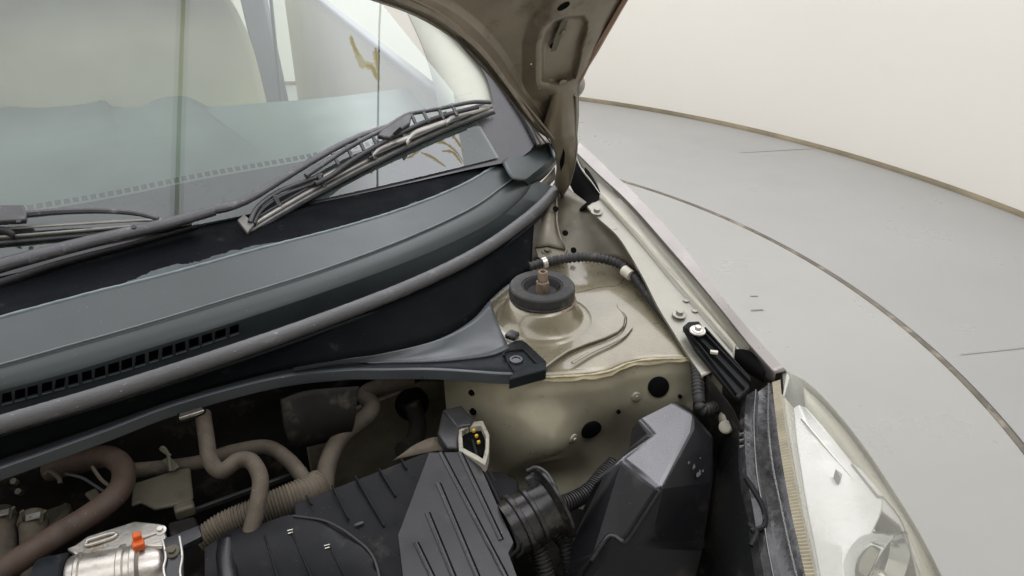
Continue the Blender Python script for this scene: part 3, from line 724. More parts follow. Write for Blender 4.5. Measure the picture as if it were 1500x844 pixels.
# yellowed seam sealer along the edge
sp = [p+Vector((0, -.002, .0005)) for p in cat(etop, 40)[6:]]
sub(tw, 'seam_sealer', tube(sp, lambda f: .0024+.0010*math.sin(f*40)*math.sin(f*13), n=90, seg=8, flat=.6, rough=.2), 'seal', smooth=1.2)
sub(tw, 'sealer_smear', loft([sp, [p+Vector((0, -.0045, -.003-.006*random.random())) for p in sp]], n=40), 'seal')
# reinforcement plate, dome, turret
step = [(796, 541), (815, 526), (833, 514), (860, 503), (887, 494), (906, 485), (914, 477), (917, 465), (912, 456), (906, 450), (906, 444), (912, 439), (925, 433), (944, 426)]
plate = P3(step+[(900, 402), (850, 395), (800, 400), (750, 430), (722, 470), (720, 510), (750, 545)], zt+.012)
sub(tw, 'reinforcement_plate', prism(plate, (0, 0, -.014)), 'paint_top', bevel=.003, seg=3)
sub(tw, 'step_line', tube(P3([(x+1, y+2) for x, y in step], zt+.010), .0010, n=70, seg=6), 'crevice')
sub(tw, 'step_line', tube(P3([(846, 429), (862, 425), (880, 421), (897, 420), (907, 417), (914, 408)], zt+.0125), .0008, n=40, seg=6), 'crevice')
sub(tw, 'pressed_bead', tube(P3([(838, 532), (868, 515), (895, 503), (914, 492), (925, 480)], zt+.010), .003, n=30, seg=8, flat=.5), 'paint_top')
ct = V(795, 470, zt+.012)
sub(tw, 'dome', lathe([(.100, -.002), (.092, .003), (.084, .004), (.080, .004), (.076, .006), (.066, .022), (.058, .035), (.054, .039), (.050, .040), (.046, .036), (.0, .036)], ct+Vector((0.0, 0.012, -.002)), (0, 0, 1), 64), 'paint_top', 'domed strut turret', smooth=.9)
rc = V(794, 424, .925)
sub(tw, 'turret_lip', lathe([(.050, -.016), (.0585, -.0165), (.0615, -.019), (.0600, -.0235), (.055, -.026)], rc, (0, 0, 1), 90, wob=.0016), 'rusty')
mt = part('strut_mount', lathe([(.028, -.004), (.031, .004), (.0335, .0085), (.0345, .0085), (.0352, .0070), (.036, .0070), (.037, .0092), (.050, .0100), (.0560, .0088), (.0580, .0062), (.0585, -.0005), (.0585, -.0075), (.0570, -.0090), (.0570, -.0110), (.0582, -.0125), (.0575, -.0165), (.050, -.0175)], rc, (0, 0, 1), 64), 'rubber', 'black rubber strut top mount', smooth=.5)
sub(mt, 'cup', lathe([(0, -.010), (.016, -.009), (.026, -.004), (.030, .006)], rc, (0, 0, 1), 48), 'rubber')
c = rc+Vector((.001, 0, -.008))
hexn = prism([c+Vector((math.cos(k*math.pi/3+.2)*.0125, math.sin(k*math.pi/3+.2)*.0125, 0)) for k in range(6)], (0, 0, .024))
st = sub(mt, 'rod_nut', hexn, 'rusty', bevel=.0015)
sub(mt, 'rod_end', lathe([(.0088, .0), (.0088, .020), (.0080, .0215), (.0052, .0215), (.0048, .015), (0, .015)], c+Vector((0, 0, .022)), (0, 0, 1), 24), 'rusty')
# apron behind the tower, up to the fender
ap0 = P3([(720, 410), (770, 392), (800, 382), (850, 374), (905, 380), (945, 410), (985, 455), (1015, 500), (1045, 540)], .868)
ap1 = [V(770, 300, .935), V(812, 262, .955), V(836, 276, .957), V(866, 300, .95), V(900, 335, .945), V(935, 385, .93), V(968, 445, .905), V(1000, 500, .885), V(1035, 550, .86)]
ap1 = [p+Vector((.014, .004, -.016)) for p in ap1]
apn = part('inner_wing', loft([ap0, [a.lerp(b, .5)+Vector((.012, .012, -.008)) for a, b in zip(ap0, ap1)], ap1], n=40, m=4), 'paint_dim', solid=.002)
def on_apron(px, py): return V(px, py, .868 + (.955-.868)*max(0, min(1, (392-py)/115)) )
for x, y in ((826, 341), (838, 366), (812, 306)):
    sub(apn, 'hole', lathe([(0, .001), (.0055, .001), (.006, -.004)], on_apron(x, y)+Vector((-.005, -.012, .006)), Vector((-.6, -.5, .6)), 18), 'void')
# below-tower apron on the right of the battery box
part('lower_wing', loft([[V(1020, 525, .86), V(1045, 560, .855), V(1075, 600, .85)], [Vector((.74, .74, .55)), Vector((.80, .66, .55)), Vector((.84, .55, .55))]], n=16), 'dark', solid=.002)
# hinge stay with bolt
stay = part('hinge_stay', loft([[V(800, 292, .935), V(794, 318, .925), V(790, 340, .915), V(784, 362, .899)], [V(809, 285, .94), V(804, 315, .930), V(803, 340, .917), V(803, 360, .899)], [V(818, 285, .935), V(817, 315, .926), V(820, 345, .914), V(829, 366, .899)]], n=20), 'paint_dim', solid=.004)
sub(stay, 'foot', prism(P3([(783, 362), (806, 350), (832, 366), (826, 376), (800, 381), (788, 376)], .895), (0, 0, -.004)), 'paint_dim', bevel=.0015)
sub(stay, 'stay_edge', tube([V(814, 272, .945), V(816, 300, .936), V(816, 325, .926), V(821, 348, .915), V(830, 364, .902), V(824, 376, .898)], .0020, n=30, seg=8), 'paint_dim')
bolt(V(801, 369, .896), (0, -.3, 1), .006, M['olive'], stay)
# wing harness
hr = part('wing_harness', tube([V(776, 391, .90), V(800, 384, .905), V(830, 379, .908), V(865, 377, .908), V(900, 384, .90), V(922, 397, .895), V(945, 425, .89), V(980, 470, .88), V(1012, 505, .868), V(1022, 540, .85), V(1024, 590, .83)], .0088, n=260, seg=12, ribs=70, amp=.0009), 'rubber', smooth=1.2)
sub(hr, 'tape_band', tube([V(914, 396, .897), V(925, 404, .895)], .0105, n=3, seg=14), 'cream')
sub(hr, 'clamp', tube([V(794, 386, .905), V(800, 384, .906)], .0108, n=3, seg=14), 'zinc')
part('front_conduit', tube([V(1014, 510, .862), V(1020, 545, .85), V(1023, 580, .835), V(1030, 600, .82), V(1060, 590, .81)], .0088, n=160, seg=12, ribs=26, amp=.0012), 'rubber', smooth=1.2)

# ---------------- headlight bracket, headlight
bk = [(1000, 478), (1008, 471), (1024, 470), (1031, 481), (1092, 545), (1099, 568), (1083, 584), (1075, 580), (1018, 510)]
brk = part('headlight_bracket', prism([V(x, y, .905-.0005*(y-470)) for x, y in bk], (0, 0, -.008)), 'satin', 'black ribbed headlight bracket with washer bolt', bevel=.002)
for a, b in (((1004, 484), (1078, 580)), ((1016, 492), (1090, 572)), ((1027, 488), (1098, 562)), ((1031, 484), (1097, 558))):
    p, q = V(*a, .905-.0005*(a[1]-470)), V(*b, .905-.0005*(b[1]-470))
    sub(brk, 'rib', bar(p+Vector((0, 0, .003)), q+Vector((0, 0, .002)), .0032, .010), 'satin', bevel=.001)
sub(brk, 'clip', box(V(1046, 516, .888), (.012, .006, .004), Matrix.Rotation(-.7, 3, 'Z')), 'cream')
wc = V(1022, 484, .907)
sub(brk, 'washer', lathe([(.006, .0012), (.0125, .0012), (.0135, 0), (.0135, -.002)], wc, (0, -.1, 1), 32), 'zinc')
bolt(wc+Vector((0, 0, .001)), (0, -.1, 1), .0058, M['zinc'], brk, washer=True)

Lp = [(1146, 545), (1148, 570), (1152, 610), (1162, 670), (1176, 745), (1192, 815), (1206, 880)]
Rp = [(1152, 543), (1180, 557), (1215, 590), (1262, 648), (1308, 716), (1350, 785), (1398, 880)]
def zl(y): return .868-.00030*(y-545)
def zr(y): return .868-.00062*(y-545)
Ls, Rs = [V(x, y, zl(y)) for x, y in Lp], [V(x, y, zr(y)) for x, y in Rp]
lr, rr_ = cat(Ls, 30), cat(Rs, 30)
hl = part('headlight', loft([[a.lerp(b, t)+Vector((0, 0, .035*math.sin(math.pi*t)*(i/29)**.5)) for i, (a, b) in enumerate(zip(lr, rr_))] for t in np.linspace(0, 1, 14)], raw=True), 'lens', 'yellowed headlight with silver reflector', smooth=1.5)
# lens edge roll-off on the outside
sub(hl, 'lens_edge', loft([rr_, [p+Vector((.006, -.004, -.012)) for p in rr_], [p+Vector((.004, .0, -.10)) for p in rr_]], raw=True), 'lenslip', solid=.002)
i0 = [a.lerp(b, .86)+Vector((0, 0, .012*(i/29)**.5)) for i, (a, b) in enumerate(zip(lr, rr_))]
# reflector shell
def zi(y, d): return (zl(y)+zr(y))/2 - d
RL = [(1163, 598), (1166, 640), (1173, 690), (1182, 745), (1193, 800), (1206, 870)]
RM = [(1170, 593), (1190, 640), (1212, 690), (1230, 745), (1233, 800), (1236, 880)]
RR = [(1180, 597), (1208, 628), (1252, 682), (1289, 724), (1292, 748), (1276, 786), (1266, 826), (1263, 880)]
ref = sub(hl, 'reflector', loft([[V(x, y, zi(y, .030)) for x, y in RL], [V(x, y, zi(y, .020)) for x, y in RL], [V(x, y, zi(y, .024)) for x, y in RM], [V(x, y, zi(y, .018)) for x, y in RR], [V(x, y, zi(y, .034)) for x, y in RR]], n=40), 'silver', smooth=.35, bevel=.002)
sub(hl, 'reflector_ridge', tube([V(x, y, zi(y, .0215)) for x, y in ((1174, 613), (1205, 650), (1240, 692), (1274, 734))], .0016, n=20, seg=6), 'bowl')
sub(hl, 'reflector_step', prism([V(x, y, zi(y, .015)) for x, y in ((1247, 677), (1262, 688), (1296, 727), (1286, 726))], (0, 0, -.01)), 'silver', bevel=.001)
bz0 = [V(x, y, zi(y, .012)) for x, y in RL]; bz1 = [V(x, y, zi(y, .02)) for x, y in [(1180, 597), (1208, 628), (1252, 682), (1294, 729), (1324, 772), (1348, 870)]]
sub(hl, 'bezel', loft([[p.lerp(q, .0)+Vector((-.006, 0, -.004)) for p, q in zip(cat(Ls[1:], 20), cat(bz0, 20))], bz0], n=30), 'lenslip', solid=.001)
sub(hl, 'bezel', loft([bz1, [p+Vector((-.002, 0, -.012)) for p in Rs[1:]]], n=30), 'lenslip', solid=.001)
# bowl
bc = V(1294, 848, .690); bax = Vector((.22, -.95, .12))
sub(hl, 'lamp_bowl', lathe([(.078, .002), (.075, .004), (.072, .0), (.067, -.014), (.052, -.040), (.030, -.056), (0, -.060)][1:], bc, bax, 56), 'bowl')
sub(hl, 'lamp_ring', lathe([(.061, -.020), (.051, -.024), (.047, -.032)], bc, bax, 48), 'bowldark')
sub(hl, 'bulb', lathe([(0, .006), (.007, .004), (.010, -.004), (.010, -.04)], bc, bax, 20), 'zinc')
fillp = [V(x, y, zi(y, .021)) for x, y in ((1287, 722), (1297, 727), (1326, 772), (1346, 822), (1352, 850), (1338, 815), (1318, 770), (1293, 750))]
sub(hl, 'bowl_surround', prism(fillp, (0, 0, -.006)), 'silver', bevel=.001)
sub(hl, 'reflector_notch', prism([V(x, y, zi(y, .012)) for x, y in ((1224, 687), (1234, 695), (1231, 699))], (0, 0, -.02)), 'bowldark')
# yellow ribbed band, clear housing rim
Y0 = [(1131, 560), (1135, 600), (1143, 660), (1156, 735), (1172, 810), (1188, 880)]
Y1 = [(1143, 556), (1147, 600), (1156, 660), (1170, 735), (1186, 810), (1202, 880)]
yl, yr = cat([V(x, y, zl(y)-.002) for x, y in Y0], 141), cat([V(x, y, zl(y)+.001) for x, y in Y1], 141)
sub(hl, 'ribbed_band', loft([[p+Vector((0, 0, .0012*(i % 2))) for i, p in enumerate(yl)], [p+Vector((0, 0, .0012*(i % 2))) for i, p in enumerate(yr)]], raw=True), 'amberrib', smooth=.1)
C0 = [(1085, 588), (1082, 640), (1083, 700), (1095, 760), (1102, 820), (1112, 880)]
C1 = [(1107, 572), (1104, 620), (1108, 690), (1116, 740), (1124, 800), (1140, 880)]
C2 = [(1126, 563), (1125, 620), (1131, 680), (1143, 740), (1158, 810), (1175, 880)]
C3 = [(1132, 560), (1135, 600), (1143, 660), (1156, 735), (1172, 810), (1188, 880)]
cc = [[V(x, y, zl(y)-d) for x, y in c_] for c_, d in ((C0, .03), (C1, .012), (C2, .010), (C3, .003))]
hs = sub(hl, 'housing_rim', loft([[p+Vector((-.005, 0, -.08)) for p in cc[0]], cc[0], cc[1], [p+Vector((.001, 0, -.006)) for p in cc[1]], cc[2], cc[3]], n=50, m=2), 'clearrim', 'scratched black housing rim of the headlight', smooth=.5)
sub(hl, 'rim_edge', tube([p+Vector((0, 0, .001)) for p in cc[1]], .0014, n=50, seg=6), 'clearrim')
sub(hl, 'rim_edge', tube([p+Vector((0, 0, .001)) for p in cc[2]], .0022, n=50, seg=6), 'clear')
for k in range(6):
    y = 632+k*4.6
    sub(hl, 'cooling_rib', bar(V(1084, y, zl(y)-.026), V(1098, y-2, zl(y)-.016), .0018, .004), 'zinc' if k % 2 else 'satin')
sub(hl, 'rear_housing', loft([cc[0], [p+Vector((-.03, .0, -.05)) for p in cc[0]], [p+Vector((-.03, .0, -.3)) for p in cc[0]]], n=30, m=2), 'satin', smooth=.6)
for l in ([(1092, 700), (1106, 722), (1118, 745), (1120, 770), (1100, 778)], [(1096, 768), (1108, 780), (1100, 800)]):
    sub(hl, 'housing_tab', tube([V(x, y, zl(y)-.012) for x, y in l], .004, n=20, seg=8), 'satin')
ad = sub(hl, 'adjuster', ellipsoid(V(1062, 614, .80), (.008, .012, .015)), 'cream', 'cream headlight adjuster')
part('adjuster_gear', lathe([(.004, 0), (.011, .001), (.011, .006), (.008, .007), (.008, .012), (.0, .013)], V(1063, 625, .795), Vector((-.6, -.6, .5)), 14), 'cream')

# ---------------- battery box cover
T = {1: (988, 589, .832), 2: (1014, 605, .828), 3: (1009, 634, .826), 4: (966, 717, .822), 5: (907, 672, .826), 6: (958, 636, .829), 7: (936, 615, .831),
     8: (1045, 640, .80), 9: (1044, 706, .765), 10: (1030, 800, .70), 11: (1010, 880, .64), 12: (830, 880, .62), 13: (834, 833, .68), 14: (866, 821, .71), 15: (896, 785, .745), 16: (917, 792, .745),
     17: (853, 748, .765), 18: (877, 697, .80), 19: (926, 628, .80), 20: (921, 661, .80), 21: (838, 795, .70), 22: (1014, 600, .70), 23: (1046, 640, .65), 24: (988, 588, .70), 25: (945, 800, .735)}
lo_, ln_ = V(*T[4]), Vector((-.05, -.06, 1)).normalized()
TP = {k: (ON(v[0], v[1], lo_, ln_) if k <= 7 else V(*v)) for k, v in T.items()}
bm = bmesh.new(); vv = {k: bm.verts.new(v) for k, v in TP.items()}
for f in ((1, 2, 3, 4, 6), (1, 6, 7), (4, 5, 6), (2, 8, 9, 4, 3), (4, 9, 10, 25), (4, 25, 16), (5, 4, 16, 15), (5, 15, 14), (5, 14, 13, 21), (5, 21, 17, 18), (25, 10, 11, 12), (16, 25, 12), (15, 16, 12), (14, 15, 12), (13, 14, 12), (7, 6, 20, 19), (5, 20, 6), (5, 18, 20), (8, 23, 9), (2, 22, 23, 8), (1, 24, 22, 2)):
    try: bm.faces.new([vv[k] for k in f])
    except ValueError: pass
bb = part('battery_cover', bm, 'boxblack', 'glossy black battery box cover with a notched lid', bevel=.007, seg=5, smooth=.4)
bb.data.materials.append(M['lid'])
for f in bb.data.polygons[:3]: f.material_index = 1
sub(bb, 'edge_rib', tube([V(966, 719, .824), V(942, 756, .786), V(919, 790, .747), V(912, 793, .744), V(900, 785, .746), V(889, 788, .742), V(867, 820, .712)], .004, n=60, seg=10), 'gloss')
def blot(l, zz, m='cream', name='scuff_mark'):
    for (x, y, r_) in l:
        o_, n_ = zz; bmx = bmesh.new(); c_ = ON(x, y, o_+n_*.0012, n_); u_, w_, _ = axes(n_)
        bmx.faces.new([bmx.verts.new(c_+(u_*math.cos(t)+w_*math.sin(t)*.45)*r_*random.uniform(.4, 1.1)) for t in np.linspace(0, 2*math.pi, 11)[:-1]])
        sub(bb, name, bmx, m)
pr = [TP[k] for k in (2, 8, 4)]; nr_ = (pr[1]-pr[0]).cross(pr[2]-pr[0]).normalized(); nr_ = nr_ if nr_.dot(CAM-pr[0]) > 0 else -nr_
blot([(1016, 684, .007), (1024, 694, .009), (1009, 678, .004), (1026, 671, .003), (1030, 690, .004)], (pr[0], nr_), 'scuffed')
blot([(946, 674, .003)], (V(*T[4]), Vector((0, 0, 1))), 'rust', 'rust_spot')
for (a_, b_) in (((884, 705), (872, 752)), ((905, 700), (956, 742))):
    pass
part("battery_tray", box((.70, .55, .42), (.36, .3, .3), Matrix.Rotation(-.3, 3, 'Z')), 'dark', bevel=.02)

# ---------------- air filter box
A = {'a': (428, 737, .797), 'b': (627, 661, .803), 'c': (690, 660, .792), 'd': (699, 670, .788), 'e': (754, 796, .756), 'f': (746, 812, .748), 'g': (775, 890, .72),
     'r2': (580, 785, .790), 'r3': (592, 890, .768), 'h': (430, 754, .786), 'i': (500, 780, .784), 'j': (560, 890, .762), 'm': (422, 745, .76)}
def face_plane(ks):
    p = [V(*A[k]) for k in ks]; n = (p[1]-p[0]).cross(p[2]-p[0]).normalized()
    if n.dot(CAM-p[0]) < 0: n = -n
    return p[0], n
low_z = Vector((0, 0, -.12))
bm = bmesh.new(); v = {k: bm.verts.new(V(*p)) for k, p in A.items()}
lo = {k: bm.verts.new(V(*A[k])+low_z) for k in ('a', 'b', 'c', 'd', 'e', 'f', 'g', 'h')}
bm.faces.new([v[k] for k in ('b', 'c', 'd', 'e', 'f', 'g', 'r3', 'r2')])
bm.faces.new([v[k] for k in ('a', 'b', 'r2', 'i', 'h')]); bm.faces.new([v[k] for k in ('i', 'r2', 'r3', 'j')])
for p_, q_ in (('a', 'b'), ('b', 'c'), ('c', 'd'), ('d', 'e'), ('e', 'f'), ('f', 'g'), ('h', 'a')):
    bm.faces.new((v[p_], v[q_], lo[q_], lo[p_]))
bmesh.ops.delete(bm, geom=[v['m']], context='VERTS')
ab = part('air_filter_box', bm, 'satin', 'black ribbed air filter box', bevel=.004, seg=3, smooth=.5)
oR, nR = face_plane(('c', 'e', 'r2')); oL, nL = face_plane(('a', 'b', 'r2'))
for a, b in (((645, 664), (742, 850)), ((673, 664), (733, 792)), ((641, 709), (700, 850)), ((625, 752), (665, 850)), ((608, 796), (634, 850))):
    p, q = ON(*a, oR, nR), ON(*b, oR, nR)
    sub(ab, 'rib', tube([p+nR*.0004, p.lerp(q, .5)+nR*.0004, q+nR*.0004], .0034, n=8, seg=12), 'ribgloss')
    sd_ = (q-p).normalized().cross(nR).normalized(); sd_ = sd_ if sd_.dot(Vector((1, 0, 0))) > 0 else -sd_
    sub(ab, 'rib_dark_side', bar(p+sd_*.0042+nR*.0007, q+sd_*.0042+nR*.0007, .0026, .0012, nR), 'void')  # black bar paints the dark side of the rib
cuts = []
for a, b in (((449, 727), (457, 740)), ((486, 712), (511, 762)), ((520, 698), (563, 772)), ((555, 687), (580, 728)), ((588, 674), (596, 688))):
    p, q = ON(*a, oL, nL), ON(*b, oL, nL)
    sub(ab, 'rib', bar(p+nL*.0005, q+nL*.0005, .0026, .005, nL), 'satin', bevel=.001)
sub(ab, 'moulding_mark', ellipsoid(ON(526, 767, oL, nL), (.007, .003, .001)), 'satin2')
for (o_, n_, ks) in ((oR, nR, ('r2', 'b', 'c', 'd', 'e', 'f')),):
    pass
f2 = [V(*A[k])+nR*.0008 for k in ('b', 'c', 'd', 'e', 'f', 'g', 'r3', 'r2')]
cen = sum(f2, Vector())/len(f2)
bm = bmesh.new(); bm.faces.new([bm.verts.new(ON(*px_of(cen+(p-cen)*.97), oR+nR*.0009, nR)) for p in f2])
sub(ab, 'side_panel', bm, 'satin2', 'dusty sloping filter box panel, sheen painted in paler')  # overlay toned paler to paint the reflection on this facet
sub(ab, 'lip', tube([V(697, 664, .786), V(728, 728, .77), V(758, 795, .752), V(750, 812, .745), V(738, 822, .742)], .003, n=40, seg=8), 'satin')
sub(ab, 'lip', tube([V(703, 672, .774), V(734, 732, .76), V(764, 800, .742), V(756, 816, .735)], .003, n=40, seg=8), 'satin')
# resonator chamber in front of it
q0 = [(300, 800), (330, 778), (380, 768), (430, 757), (478, 765), (520, 790), (548, 820), (562, 880)]
def RP(x, y, d=0): return ON(x, y, oL-nL*(.004-d), nL)
rz = [RP(x, y) for x, y in q0]
q1 = [(300, 900), (340, 900), (390, 900), (430, 900), (465, 900), (500, 900), (530, 900), (556, 900)]
rs = part('resonator', loft([[p-nL*.05 for p in rz], [p-nL*.004+Vector((0, .002, 0)) for p in rz], rz, [RP(a[0]*.6+b[0]*.4, a[1]*.6+b[1]*.4, .003) for a, b in zip(q0, q1)], [RP(x, y, -.012) for x, y in q1]], n=60, m=2), 'satin', 'black intake chamber with a curved rim', smooth=.6)
sub(rs, 'rim', tube([p+nL*.0015 for p in rz[3:]], .0018, n=40, seg=8), 'satin2')
for a, b in (((388, 786), (408, 850)), ((427, 780), (458, 850)), ((482, 800), (508, 850))):
    p, q = RP(*a, .002), RP(*b, .002)
    sub(rs, 'rib', bar(p, q, .0028, .006, nL), 'satin', bevel=.001)
for x, y in ((424, 777), (478, 799)):
    sub(rs, 'moulding_tick', bar(RP(x-3, y+1, .004), RP(x+5, y-1, .004), .0012, .002, nL), 'zinc')
    sub(rs, 'moulding_tick', bar(RP(x-2, y+5, .004), RP(x+5, y+3, .004), .0012, .002, nL), 'zinc')
sub(rs, 'saddle', loft([P3([(320, 790), (316, 815), (322, 860)], .79), P3([(332, 783), (330, 812), (336, 860)], .795), P3([(345, 784), (345, 815), (352, 860)], .787)], n=16, m=3), 'gloss', solid=.002)

# ---------------- intake pipe beside the box
pa, pb = V(748, 775, .735), V(806, 741, .750)
ax = (pb-pa).normalized(); L_ = (pb-pa).length
ip = part('intake_pipe', lathe([(.041, -.004), (.042, .01), (.046, .012), (.046, .018), (.042, .020), (.041, .034), (.045, .036), (.045, .041), (.041, .043), (.040, .060), (.043, .066), (.056, .073), (.057, .077), (.049, .078), (.03, .07), (0, .07)], pa, ax, 48), 'pipe', 'black rubber intake pipe with flared end', smooth=.6)
sub(ip, 'flared_lip', tube([V(772, 690, .785), V(785, 685, .79), V(800, 693, .785), V(812, 712, .775), V(821, 738, .755), V(822, 765, .735)], .0032, n=30, seg=8), 'satin2')
sub(ip, 'pipe_wing', loft([P3([(770, 700), (785, 690), (800, 698), (812, 722)], .78), P3([(775, 715), (788, 718), (800, 730), (808, 745)], .765)], n=16, m=3), 'satin2', solid=.002)
part('wing_conduit', tube([V(806, 742, .74), V(835, 735, .735), V(865, 718, .735), V(885, 695, .74), V(900, 680, .745)], .0125, n=220, seg=14, ribs=30, amp=.0014), 'rubber', 'corrugated black conduit behind the battery box', smooth=1.2)
part('drain_hose', tube([V(775, 785, .71), V(790, 812, .69), V(800, 850, .66), V(803, 890, .62)], .0125, n=160, seg=14, ribs=20, amp=.0016), 'rubber', smooth=1.2)
part('drain_hose', tube([V(805, 770, .70), V(822, 792, .68), V(832, 820, .66), V(838, 880, .6)], .0095, n=180, seg=12, ribs=26, amp=.0012), 'rubber', smooth=1.2)
# ---------------- relay with white frame
rl = part('relay_box', prism(P3([(640, 635), (648, 600), (676, 593), (694, 614), (690, 622), (672, 625), (670, 656), (655, 656)], .80), (0, 0, -.05)), 'satin2', 'grey dusty connector block with a cream socket frame', bevel=.003)
sub(rl, 'block', prism([V(648, 600, .805), V(676, 593, .805), V(694, 616, .80), V(671, 627, .80)], (0, 0, -.06)), 'satin2', bevel=.003)
fo = P3([(672, 660), (669, 627), (683, 619), (707, 616), (717, 637), (716, 662), (711, 682), (702, 676)], .795)
cf = sum(fo, Vector())/len(fo); fi = [cf+(p-cf)*.74 for p in fo]
cl_ = lambda l: l+[l[0]]
sub(rl, 'socket_frame', loft([cl_([p+Vector((0, .0, -.02)) for p in fo]), cl_(fo), cl_([p+Vector((0, 0, .001)) for p in fi]), cl_([p+Vector((0, 0, -.02)) for p in fi])], raw=True), 'creamdull', bevel=.001)
sub(rl, 'socket', prism(P3([(676, 655), (676, 634), (688, 627), (703, 628), (709, 640), (706, 668)], .785), (0, 0, -.02)), 'void')
for x, y in ((694, 631), (698, 639), (701, 648)):
    sub(rl, 'pin', box(V(x, y, .79), (.005, .004, .006)), 'yellow', bevel=.001)
sub(rl, 'lock_bar', bar(V(692, 645, .787), V(700, 672, .783), .005, .006), 'satin', bevel=.001)
part('relay_cable', tube([V(706, 672, .78), V(712, 690, .765), V(722, 708, .75)], .007, n=70, seg=10, ribs=12, amp=.0008), 'rubber')
part('relay_bracket', loft([P3([(590, 664), (610, 650), (640, 640), (650, 655)], .785), P3([(575, 675), (600, 668), (640, 660), (660, 662)], .782)], n=14), 'dirt', solid=.002)
part('side_bracket', prism(P3([(715, 690), (735, 690), (760, 705), (760, 725), (735, 740), (716, 715)], .755), (0, 0, -.03)), 'satin', bevel=.004)

# ---------------- firewall and dark lower bay
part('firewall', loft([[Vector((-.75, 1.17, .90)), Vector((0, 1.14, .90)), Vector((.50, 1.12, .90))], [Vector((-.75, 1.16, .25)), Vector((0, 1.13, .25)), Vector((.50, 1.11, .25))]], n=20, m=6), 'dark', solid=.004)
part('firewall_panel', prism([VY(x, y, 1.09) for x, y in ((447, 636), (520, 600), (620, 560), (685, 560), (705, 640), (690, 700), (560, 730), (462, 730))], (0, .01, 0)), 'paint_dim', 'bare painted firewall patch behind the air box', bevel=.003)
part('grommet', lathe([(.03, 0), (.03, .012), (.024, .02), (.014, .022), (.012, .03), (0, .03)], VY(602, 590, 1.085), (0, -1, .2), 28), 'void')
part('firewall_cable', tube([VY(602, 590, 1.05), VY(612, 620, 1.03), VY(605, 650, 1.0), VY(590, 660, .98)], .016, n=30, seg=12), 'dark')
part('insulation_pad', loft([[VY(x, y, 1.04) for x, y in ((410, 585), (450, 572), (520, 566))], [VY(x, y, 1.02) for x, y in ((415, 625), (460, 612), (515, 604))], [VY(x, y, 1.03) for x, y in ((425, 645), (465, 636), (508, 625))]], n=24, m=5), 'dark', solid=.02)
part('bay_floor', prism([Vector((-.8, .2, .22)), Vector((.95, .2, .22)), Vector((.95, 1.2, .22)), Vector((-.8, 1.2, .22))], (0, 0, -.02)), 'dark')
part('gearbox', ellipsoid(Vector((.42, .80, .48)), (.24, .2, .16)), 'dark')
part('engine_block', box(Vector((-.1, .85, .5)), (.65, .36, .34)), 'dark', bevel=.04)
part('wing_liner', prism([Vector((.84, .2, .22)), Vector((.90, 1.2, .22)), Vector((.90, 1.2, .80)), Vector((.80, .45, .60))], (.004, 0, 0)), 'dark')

# ---------------- hoses
part('coolant_hose', tube([V(297, 606, .855), V(302, 640, .84), V(308, 675, .825), V(325, 690, .82), V(348, 675, .825), V(368, 676, .825), V(381, 700, .82), V(378, 735, .805), V(366, 785, .78)], .0118, n=90, seg=16), 'hose', 'thin tan coolant hose with an S bend', smooth=1.2)
part('heater_hose', tube([V(180, 690, .76), V(230, 686, .765), V(290, 678, .77), V(340, 662, .78), V(390, 655, .785), V(420, 672, .785), V(445, 702, .78), V(462, 740, .76)], .0115, n=90, seg=16), 'hose', 'tan heater hose running behind the S bend', smooth=1.2)
part('vacuum_hose', tube([V(474, 725, .76), V(480, 680, .765), V(500, 640, .77), V(535, 612, .78), V(545, 595, .785), V(535, 578, .79), V(560, 566, .80), V(605, 556, .80)], .0145, n=90, seg=16), 'hose', 'dusty hose rising beside the firewall patch', smooth=1.2)
bh = part('radiator_hose', tube([V(-60, 872, .80), V(0, 838, .80), V(72, 792, .80), V(145, 746, .80), V(176, 716, .80), V(180, 686, .80), V(158, 669, .80), V(121, 676, .79), V(70, 690, .775)], .0165, n=120, seg=18), 'hosered', 'thick red brown hose bent back on itself', smooth=1.2)
sub(bh, 'hose_clip', tube([V(66, 694, .79), V(74, 690, .795), V(86, 700, .79), V(88, 708, .785)], .0035, n=16, seg=8), 'olive')
part('filler_neck', lathe([(.04, -.03), (.04, .0), (.034, .006), (.03, .004), (0, .0)], V(62, 748, .70), (0, -.3, 1), 36), 'olive')
for x0, y0, r_ in ((48, 757, .0185), (2, 752, .0185)):
    h = part('heater_pipe', tube([V(x0, y0, .75), V(x0+3, y0+50, .74), V(x0+6, y0+120, .72)], r_, n=20, seg=18), 'hose', smooth=1.2)
    sub(h, 'clamp_band', tube([V(x0, y0+6, .7495), V(x0+.8, y0+12, .7485)], r_+.0018, n=3, seg=20), 'olive')
    for dx in (-14, 15):
        sub(h, 'clamp_ear', bar(V(x0+dx, y0+6, .765), V(x0+dx*1.15, y0-8, .785), .006, .003), 'olive')
    sub(h, 'clamp_plate', bar(V(x0-10, y0+2, .77), V(x0+11, y0-3, .77), .010, .003), 'zinc')
for x, y in ((24, 707), (31, 722)):
    part('pipe_bolt', cyl(V(x, y, .77), .0048, .010, (-.2, -.5, .8), 8), 'zincdim')
pt = part('heat_shield', prism([V(194, 708, .77), V(262, 686, .775), V(278, 684, .775), V(283, 728, .765), V(276, 736, .763), V(226, 745, .762), V(206, 735, .764), V(192, 740, .764)], (0, 0, -.006)), 'olive', 'olive metal plate on the firewall side', bevel=.003)
sub(pt, 'plate_clip', tube([V(250, 690, .785), V(247, 668, .80), V(240, 656, .81), V(236, 658, .808), V(250, 668, .80)], .0028, n=24, seg=8), 'olive')
sub(pt, 'plate_tab', bar(V(243, 672, .79), V(258, 688, .78), .012, .003), 'olive')
part('plate_tail', prism([V(123, 722, .76), V(140, 714, .76), V(160, 738, .755), V(146, 748, .755)], (0, 0, -.006)), 'olive', bevel=.002)
